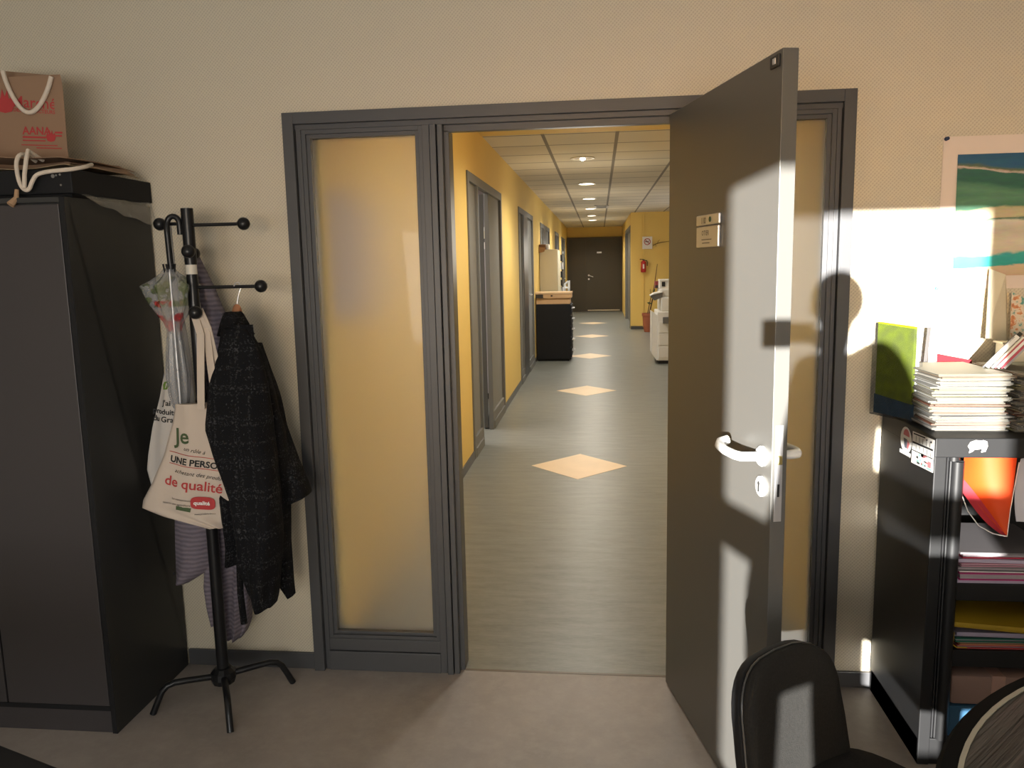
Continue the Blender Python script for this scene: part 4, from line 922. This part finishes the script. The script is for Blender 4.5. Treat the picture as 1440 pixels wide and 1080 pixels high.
# ------------------------------------------------------------------ round table and black desk
TX, TY, TR = 1.343, -1.970, .802
t = thing('round_table', (TX, TY, 0), 'round table with dark wood-grain top and pale highlight line around its edge', 'table')
B().lathe([(TR-.020, .705), (TR-.020, .7345), (0, .735)], (TX, TY, 0), 96).build('tabletop', WG, t)
B().lathe([(TR-.020, .700), (TR+.008, .700), (TR+.014, .708), (TR+.014, .722), (TR+.006, .7325), (TR-.020, .7350), (TR-.020, .700)], (TX, TY, 0), 96, cap=False).build('edge_band', M('black_edge_rubber', (.005, .005, .005), .85, spec=.08), t, smooth=True)
B().lathe([(TR-.026, .734), (TR-.018, .734), (TR-.018, .7365), (TR-.026, .7365), (TR-.026, .734)], (TX, TY, 0), 96, cap=False).build('edge_highlight', M('cream_edge_highlight', (.34, .31, .24), .5), t)  # painted highlight: cream ring stands for sun on the rounded rim
B().tube([(TX, TY, .03), (TX, TY, .70)], .045, 18).build('pedestal', blackgloss, t, smooth=True)
B().lathe([(.0, 0), (.34, 0), (.34, .010), (.06, .035), (0, .035)], (TX, TY, 0), 40).build('foot_plate', blackgloss, t, smooth=True)
t = thing('black_desk', (-1.25, -2.2, 0), 'corner of a black desk at the bottom left edge of the photo', 'desk')
m4 = Matrix.Translation((-.90, -1.702, 0)) @ Matrix.Rotation(math.radians(-20), 4, 'Z')
B().box(-1.05, .18, -.75, 0, .710, .740, .004, m4).build('desktop', blackmat, t)
for x, y_ in ((-.98, -.68), (-.98, -.07), (.11, -.68), (.11, -.07)): B().box(x-.025, x+.025, y_-.025, y_+.025, 0, .711, .003, m4).build('leg', blackmat, t)

# ------------------------------------------------------------------ corridor furniture
t = thing('drawer_cabinet', (-.66, 10.38, 0), 'black metal flat-file drawer cabinet against the corridor wall', 'cabinet')
B().box(-.935, -.39, 10.0, 10.75, .03, .915, .006).build('carcass', blackmat, t)
B().box(-.92, -.42, 10.03, 10.72, 0, .03).build('plinth', blackmat, t)
for i in range(5):
    d = B().box(-.392, -.372, 10.02, 10.73, .06+i*.17, .215+i*.17, .004).build('drawer', blackmat, t)
    B().tube([(-.37, 10.12, .165+i*.17), (-.335, 10.12, .165+i*.17), (-.335, 10.32, .165+i*.17), (-.37, 10.32, .165+i*.17)], .008, 8).build('handle', steel, d, smooth=True)
def carton(x0, x1, y0, y1, z0, z1, lab, lid):
    t = thing('cardboard_box', ((x0+x1)/2, (y0+y1)/2, z0), lab, 'box', 'flat cardboard boxes on the drawer cabinet')
    B().box(x0, x1, y0, y1, z0, z1-(.012 if lid else 0), .004).build('box_body', cardb, t)
    if lid: B().box(x0-.006, x1+.006, y0-.006, y1+.006, z1-.03, z1, .003).build('lid', M('cardboard_light', (.60, .42, .25), .85), t)
    return t
carton(-.935, -.395, 10.02, 10.45, .917, 1.010, 'lower flat cardboard box on the black drawer cabinet', False)
t = carton(-.945, -.370, 10.0, 10.45, 1.012, 1.107, 'upper flat cardboard box with dark printed label on the drawer cabinet', True)
B().box(-.935, -.82, 9.992, 9.999, 1.017, 1.074).build('printed_label', M('dark_label', (.03, .025, .02), .6), t)
B().box(-.70, -.67, 9.993, 9.999, 1.04, 1.062).build('hand_hole', inkm, t)
t = thing('beige_cabinet', (-.80, 11.5, 0), 'tall beige storage cabinet behind the black drawer cabinet', 'cabinet')
B().box(-.942, -.645, 11.0, 12.0, 0, 1.80, .006).build('carcass', beige, t)
d = B().box(-.645, -.632, 11.01, 11.49, .06, 1.785, .004).build('door', beige, t); d2 = B().box(-.645, -.632, 11.51, 11.99, .06, 1.785, .004).build('door', beige, t)
B().box(-.632, -.62, 11.44, 11.47, .95, 1.06, .003).build('handle', darkmetal, d)
t = thing('magazine_rack', (-.63, 12.3, 0), 'narrow dark wire rack of leaflets beside the tall beige cabinet', 'rack')
B().box(-.610, -.602, 12.05, 12.09, 0, 1.78).box(-.610, -.602, 12.5, 12.54, 0, 1.78).box(-.612, -.60, 12.05, 12.54, 1.74, 1.78).build('rack_frame', darkmetal, t)
random.seed(2)
for i in range(9): B().box(-.660, -.602+random.uniform(-.006, .004), 12.06, 12.52, .40+i*.15, .50+i*.15+random.uniform(0, .03), .003).build('leaflet_pocket', [inkm, paper, M('dark_label', (.03, .025, .02), .6)][i % 3], t)
t = thing('cardboard_box', (-.88, 11.2, 1.801), 'brown crumpled box on top of the tall beige cabinet', 'box')
B().box(-.943, -.83, 10.9, 11.4, 1.802, 1.885, .006).build('box_body', M('brown_card', (.16, .08, .04), .8), t)
B().prism([V((-.945, 10.88, 1.84)), V((-.83, 10.88, 1.83)), V((-.85, 10.86, 1.76)), V((-.945, 10.87, 1.74))], (0, .02, 0)).build('flap', M('brown_card_light', (.28, .16, .08), .8), t)
t = thing('white_box_file', (-.80, 11.2, 1.801), 'small white box file on top of the tall beige cabinet', 'box')
B().box(-.825, -.785, 11.05, 11.3, 1.802, 1.89, .003).build('box_body', paper, t); B().box(-.826, -.784, 11.045, 11.05, 1.83, 1.85).build('label', cream, t)
t = thing('white_trolley', (-.55, 13, 0), 'slim white metal trolley standing beyond the drawer cabinet', 'trolley')
b = B()
for x in (-.60, -.52):
    for y_ in (12.75, 13.25): b.tube([(x, y_, .03), (x, y_, 1.22 if x > -.55 else 1.15)], .014, 8)
b.tube([(-.60, 12.75, 1.15), (-.52, 12.75, 1.22)], .018, 8).build('frame', nylon, t, smooth=True)
for z in (.2, .7, 1.08): B().box(-.61, -.51, 12.74, 13.26, z, z+.02, .003).build('tray', nylon, t)
# office cupboard seen through the open corridor door
t = thing('office_cupboard', (-1.7, 6.6, 0), 'grey cupboard seen through the open office door in the corridor', 'cupboard')
B().box(-2.3, -1.12, 6.35, 6.95, .07, 1.74, .004).build('carcass', M('lilac_grey_steel', (.33, .305, .32), .5), t); B().box(-2.28, -1.14, 6.37, 6.93, 0, .07).build('plinth', inkm, t)
for x0, x1 in ((-2.29, -1.715), (-1.705, -1.13)): B().box(x0, x1, 6.335, 6.35, .08, 1.73, .002).build('door', M('lilac_grey_steel', (.33, .305, .32), .5), t)
t = thing('paper_stack', (-1.4, 6.6, 1.741), 'white paper stack on top of the grey office cupboard', 'papers'); B().box(-1.60, -1.2, 6.40, 6.8, 1.742, 1.82, .003).build('sheets', paper, t); B().box(-1.6, -1.2, 6.39, 6.81, 1.82, 1.86).build('dark_folder', gs, t)
t = thing('archive_box', (-1.4, 6.6, 1.861), 'pale archive box on the paper stack in the office', 'box'); B().box(-1.58, -1.18, 6.40, 6.8, 1.862, 1.96, .004).build('box_body', cream, t); B().box(-1.585, -1.175, 6.395, 6.805, 1.945, 1.99, .003).build('lid', paper, t)

# copier and recess
t = thing('photocopier', (1.25, 9.9, 0), 'white office photocopier at the recess beside the open door', 'photocopier')
B().box(.955, 1.65, 9.55, 10.35, .05, .80, .012).build('body', copier_m, t)
B().box(.97, 1.63, 9.58, 10.32, 0, .05).build('base', inkm, t)
for i in range(3): B().box(.975, 1.63, 9.535, 9.556, .10+i*.19, .27+i*.19, .006).build('paper_drawer', copier_m, t)
B().prism([V((.875, 9.6, .80)), V((.955, 9.6, .74)), V((.955, 9.6, .05)), V((.945, 9.6, .05)), V((.875, 9.6, .15))], (0, .5, 0)).build('side_tray', copier_m, t)
B().box(1.0, 1.62, 9.58, 10.3, .80, 1.02, .02).build('scanner_unit', copier_m, t)
B().box(1.03, 1.60, 9.50, 9.60, .62, .72, .01).build('output_slot', copier_d, t)
B().prism([V((.845, 9.58, 1.04)), V((.90, 9.58, 1.075)), V((1.03, 9.58, 1.10)), V((1.03, 9.58, 1.02)), V((.91, 9.58, .97))], (0, .30, 0)).build('control_panel', copier_d, t)
B().prism([V((.846, 9.57, 1.045)), V((.90, 9.57, 1.080)), V((1.03, 9.57, 1.106)), V((1.03, 9.57, 1.09)), V((.90, 9.57, 1.062))], (0, .30, 0)).build('panel_rim', copier_m, t)
B().box(.99, 1.6, 9.60, 10.2, 1.02, 1.14, .02).build('document_feeder', copier_m, t)
t = thing('paper_box', (1.1, 9.8, 1.14), 'white paper box with dark print standing on the photocopier', 'box'); B().box(.99, 1.25, 9.65, 9.95, 1.142, 1.275, .004).build('box_body', paper, t); B().box(1.02, 1.07, 9.642, 9.65, 1.18, 1.25).build('dark_print', inkm, t); B().box(.985, 1.255, 9.645, 9.955, 1.26, 1.285, .003).build('lid', paper, t)
t = thing('red_box', (.97, 10.1, 1.14), 'small dark red box on the photocopier', 'box'); B().box(.945, 1.04, 9.98, 10.2, 1.142, 1.25, .003).build('box_body', M('dark_red_card', (.22, .03, .03), .6), t); B().box(.944, 1.041, 9.975, 9.98, 1.15, 1.19).build('label', inkm, t)
t = thing('fire_extinguisher', (1.08, 15.95, 1.3), 'red fire extinguisher hanging on the yellow recess wall', 'fire extinguisher')
B().lathe([(.0, 1.315), (.055, 1.318), (.06, 1.34), (.06, 1.54), (.045, 1.565), (.022, 1.575), (.022, 1.59), (0, 1.59)], (1.085, 16.02, 0), 20).build('cylinder', redplastic, t, smooth=True)
B().box(1.06, 1.11, 15.995, 16.03, 1.585, 1.605).tube([(1.00, 16.01, 1.612), (1.09, 16.01, 1.606)], .010, 6).build('valve', darkmetal, t)
B().tube([(1.11, 16.02, 1.59), (1.16, 16.0, 1.58), (1.172, 16.0, 1.54), (1.168, 16.0, 1.46)], .010, 8).build('hose', inkm, t, smooth=True)
B().box(1.066, 1.10, 15.956, 15.964, 1.40, 1.50).build('label', paper, t)
B().box(1.06, 1.11, 16.078, 16.1, 1.35, 1.55).build('bracket', darkmetal, t)
t = thing('no_smoking_sign', (1.17, 16.09, 1.84), 'white no-smoking sign high on the yellow recess wall', 'sign')
B().box(1.06, 1.285, 16.065, 16.068, 1.845, 2.125).build('board', paper, t)
cxs, czs = 1.172, 2.01
B().tube([(cxs+.068*math.cos(a), 16.060, czs+.068*math.sin(a)) for a in [2*PI*i/28 for i in range(28)]], .008, 6, closed=True).tube([(cxs-.046, 16.060, czs+.046), (cxs+.046, 16.060, czs-.046)], .007, 6).build('prohibition_ring', redplastic, t)
B().box(cxs-.05, cxs+.03, 16.055, 16.064, czs-.008, czs+.008).tube([(cxs+.035, 16.058, czs+.01), (cxs+.045, 16.058, czs+.03)], .004, 6).build('cigarette', inkm, t)
t = thing('potted_plant', (1.17, 15.3, 0), 'tall bare-stemmed plant in a terracotta pot by the recess wall', 'potted plant')
B().lathe([(0, 0), (.10, 0), (.125, .12), (.14, .36), (.155, .36), (.155, .42), (.135, .42), (.125, .38), (0, .38)], (1.17, 15.35, 0), 24).build('pot', terracotta, t, smooth=True)
B().lathe([(0, .40), (.132, .395), (.13, .38)], (1.17, 15.35, 0), 20).build('soil', M('soil', (.03, .02, .015), .95), t)
bark = M('bark', (.12, .06, .03), .9)
B().tube([(1.18, 15.35, .39), (1.26, 15.4, .75), (1.31, 15.5, 1.10), (1.37, 15.6, 1.50)], [.016, .014, .011, .006], 8).build('stem', bark, t, smooth=True)
B().tube([(1.14, 15.33, .39), (1.18, 15.33, .60), (1.22, 15.35, .80), (1.20, 15.36, .95)], [.012, .010, .008, .004], 8).build('stem', bark, t, smooth=True)
lfm = M('dull_leaf', (.06, .09, .03), .7)
random.seed(8)
for i in range(3):
    z = .65+.12*i; c = V((1.16+.02*i+random.uniform(-.06, .06), 15.36+.015*i, z)); a = random.uniform(0, 6.28); d = V((math.cos(a), math.sin(a)*.4, random.uniform(-.3, .5))).normalized(); w_ = d.cross(V((0, 1, 0))).normalized()
    B().prism([c, c+d*.05+w_*.025, c+d*.13, c+d*.05-w_*.025], (0, .002, 0)).build('leaf', lfm, t)
t = thing('dried_branch', (1.40, 16.0, 1.95), 'thin dried branch fixed to the yellow recess wall beside the sign', 'branch')
B().tube([(1.30, 16.07, 1.92), (1.38, 16.06, 1.96), (1.48, 16.06, 1.985), (1.68, 16.07, 2.01)], [.007, .008, .007, .004], 6).build('twig', bark, t, smooth=True)
B().tube([(1.40, 16.06, 1.96), (1.42, 16.05, 2.02), (1.46, 16.05, 2.05)], [.005, .004, .002], 6).build('twig', bark, t, smooth=True)
B().tube([(1.36, 16.06, 1.95), (1.37, 16.05, 1.89)], [.005, .002], 6).build('twig', bark, t, smooth=True)
# pale sheet pinned on the corridor wall, seen blurred through the frosted pane
t = thing('notice_sheet', (CXL+.004, .60, 1.35), 'pale lilac notice on the yellow wall blurred behind the left frosted pane', 'notice')
B().box(CXL+.001, CXL+.004, .14, .80, 1.36, 1.86).build('sheet', M('lilac_grey_notice', (.46, .40, .42), .7), t); B().box(CXL+.004, CXL+.005, .32, .78, 1.76, 1.80).build('print_band', M('slate_print2', (.3, .28, .33), .7), t)

# ------------------------------------------------------------------ photographer standing behind the camera (casts the head shadow)
def skin_mesh(verts, edges, radii, name, mat, parent, sub=2):
    me = bpy.data.meshes.new(name); o3 = ORG[parent]
    me.from_pydata([V(v)-o3 for v in verts], edges, []); ob = bpy.data.objects.new(name, me); COL.objects.link(ob)
    ob.modifiers.new('s', 'SKIN')
    for i, r in enumerate(radii): me.skin_vertices[0].data[i].radius = r if isinstance(r, tuple) else (r, r)
    me.skin_vertices[0].data[0].use_root = True
    ob.modifiers.new('u', 'SUBSURF').levels = sub; ob.modifiers[-1].render_levels = sub
    dg = bpy.context.evaluated_depsgraph_get(); m2 = bpy.data.meshes.new_from_object(ob.evaluated_get(dg))
    bpy.data.objects.remove(ob); m2.name = name; m2.materials.clear(); m2.materials.append(mat)
    for p in m2.polygons: p.use_smooth = True
    o2 = bpy.data.objects.new(name, m2); COL.objects.link(o2); o2.parent = parent; ORG[o2] = o3
    return o2
t = thing('person', (.16, -3.28, 0), 'person in a dark jacket holding up a phone, seen only as a shadow', 'person')
Vv = [(.145, -3.28, .97), (.15, -3.28, 1.15), (.145, -3.28, 1.36), (.15, -3.27, 1.52), (.16, -3.25, 1.61), (.165, -3.235, 1.69), (.165, -3.22, 1.755),
      (.055, -3.22, 1.45), (.022, -3.24, 1.16), (-.042, -3.22, .92), (-.045, -3.22, .62),
      (.285, -3.34, 1.545), (.375, -3.28, 1.25), (.30, -3.08, 1.37), (.205, -2.975, 1.52),
      (.135, -3.24, .90), (.14, -3.24, .50), (.14, -3.28, .07), (.13, -3.16, .03),
      (.22, -3.33, .90), (.23, -3.32, .50), (.24, -3.36, .07), (.25, -3.25, .03)]
Ee = [(0, 1), (1, 2), (2, 3), (3, 4), (4, 5), (5, 6), (2, 7), (7, 8), (8, 9), (9, 10), (2, 11), (11, 12), (12, 13), (13, 14), (0, 15), (15, 16), (16, 17), (17, 18), (0, 19), (19, 20), (20, 21), (21, 22)]
Rr = [.165, .13, .135, .075, .052, .085, .070, .058, .056, .055, .048, .074, .052, .034, .03, .085, .058, .042, .035, .085, .058, .042, .035]
skin_mesh(Vv, Ee, Rr, 'body', jacket, t)
B().lathe([(.15, 1.16), (.178, 1.02), (.188, .90), (.190, .835), (.17, .835), (.15, 1.0)], (.138, -3.28, 0), 28, mtx=Matrix.Diagonal((1, .72, 1)), cap=False).build('jacket_hem', jacket, t, smooth=True)
B().ball((.165, -3.215, 1.685), .082, 20, (.88, 1.05, 1.28)).ball((.165, -3.125, 1.675), .015, 8, (.8, 1.2, 1.3)).ball((.088, -3.22, 1.68), .022, 8, (.5, .8, 1.3)).ball((.242, -3.22, 1.68), .022, 8, (.5, .8, 1.3)).build('head', skin, t, smooth=True)
B().ball((.165, -3.235, 1.705), .092, 20, (.95, 1.05, 1.08)).build('hair', M('dark_hair', (.03, .02, .015), .8), t, smooth=True)
hb = B()
for i, (dz, L) in enumerate(((.0, .055), (-.017, .062), (-.034, .06), (-.05, .048))): hb.tube([(.20, -2.975, 1.565+dz), (.185, -2.952, 1.572+dz), (.160, -2.947, 1.572+dz), (.205-L*1.1, -2.948, 1.570+dz)], [.0095, .009, .0085, .007], 8)
hb.tube([(.205, -2.97, 1.53), (.195, -2.925, 1.545), (.165, -2.914, 1.555)], [.011, .010, .008], 8)
hb.build('hand', skin, t, smooth=True)
t = thing('mobile_phone', (.075, -2.93, 1.53), 'dark phone held up in landscape, seen only as a rectangular shadow on the door', 'phone')
B().box(.0, .155, -2.940, -2.931, 1.530, 1.602, .003).build('phone_body', black_m, t); B().box(.004, .151, -2.942, -2.940, 1.534, 1.598).build('screen', M('screen_glass', (.02, .02, .02), .1), t)

# ------------------------------------------------------------------ light
sd = V((.21778, .97216, -.0865)).normalized()
s = bpy.data.lights.new('sun', 'SUN'); s.energy = 36; s.angle = math.radians(.53); s.color = (1, .975, .92)
so_ = bpy.data.objects.new('sun', s); COL.objects.link(so_); so_.rotation_euler = sd.to_track_quat('-Z', 'Y').to_euler()
W = bpy.data.worlds.new('sky'); sc.world = W; W.use_nodes = True
nt = W.node_tree; bg = nt.nodes['Background']
sky = nd(nt, 'ShaderNodeTexSky'); sky.sky_type = 'NISHITA'; sky.sun_disc = False; sky.sun_elevation = math.radians(8); sky.sun_rotation = math.radians(192)
nt.links.new(sky.outputs[0], bg.inputs[0]); bg.inputs[1].default_value = .8
def area(name, loc, rot, sx_, sy_, e, col):
    l = bpy.data.lights.new(name, 'AREA'); l.shape = 'RECTANGLE'; l.size = sx_; l.size_y = sy_; l.energy = e; l.color = col
    o = bpy.data.objects.new(name, l); COL.objects.link(o); o.location = loc; o.rotation_euler = rot; return o
# added fill lamp, wider than the window, lifting the room's ambient light
area('room_fill', (-.2, -4.9, 1.2), (math.radians(76), 0, 0), 3.2, 1.4, 122, (.98, .98, .97))
for k, yy in enumerate((1.2, 3.4, 6.07, 8.92, 11.64, 14.29, 16.86, 18.9, 21.3)):
    l = bpy.data.lights.new('downlight_beam', 'SPOT'); l.energy = (70, 120)[k] if k < 2 else 185; l.spot_size = math.radians(150); l.spot_blend = .9; l.shadow_soft_size = .09; l.color = (1, .955, .85)
    o = bpy.data.objects.new('downlight_beam', l); COL.objects.link(o); o.location = (-.10, yy, CZ-.03)
for yy in (2.6, 6.6, 10.5, 14.5, 18.5):  # added point fills without fixtures, to lift the corridor ceiling
    l = bpy.data.lights.new('corridor_fill', 'POINT'); l.energy = 13; l.shadow_soft_size = .3; l.color = (1, .93, .80)
    o = bpy.data.objects.new('corridor_fill', l); COL.objects.link(o); o.location = (-.05, yy, 1.75)
area('recess_daylight', (2.7, 12.5, 1.6), (math.radians(90), 0, math.radians(90)), 3., 1.6, 25, (.8, .85, 1.))
area('office_fill', (-2.2, 4.6, CZ-.1), (0, 0, 0), 1.6, 1.6, 80, (1, .95, .92))  # added fill with no fixture, brightens the office behind the open door

# ------------------------------------------------------------------ camera
cam = bpy.data.cameras.new('camera'); cam.sensor_fit = 'HORIZONTAL'; cam.sensor_width = 36.; cam.lens = 1129.57/1440*36; cam.clip_start = .02
co = bpy.data.objects.new('camera', cam); COL.objects.link(co)
rx = V((.99407085, .10668829, -.02099414)); ux = V((.00491024, .14883479, .98884989)); fx = V((-.10862336, .98308993, -.14742846))
co.matrix_world = Matrix(((rx.x, ux.x, -fx.x, .0719), (rx.y, ux.y, -fx.y, -2.8781), (rx.z, ux.z, -fx.z, 1.5627), (0, 0, 0, 1)))
sc.camera = co
sc.view_settings.view_transform = 'Standard'; sc.view_settings.look = 'None'; sc.view_settings.exposure = 0.
sc.cycles.use_denoising = True; sc.cycles.max_bounces = 10; sc.cycles.transparent_max_bounces = 16; sc.cycles.sample_clamp_indirect = 6.
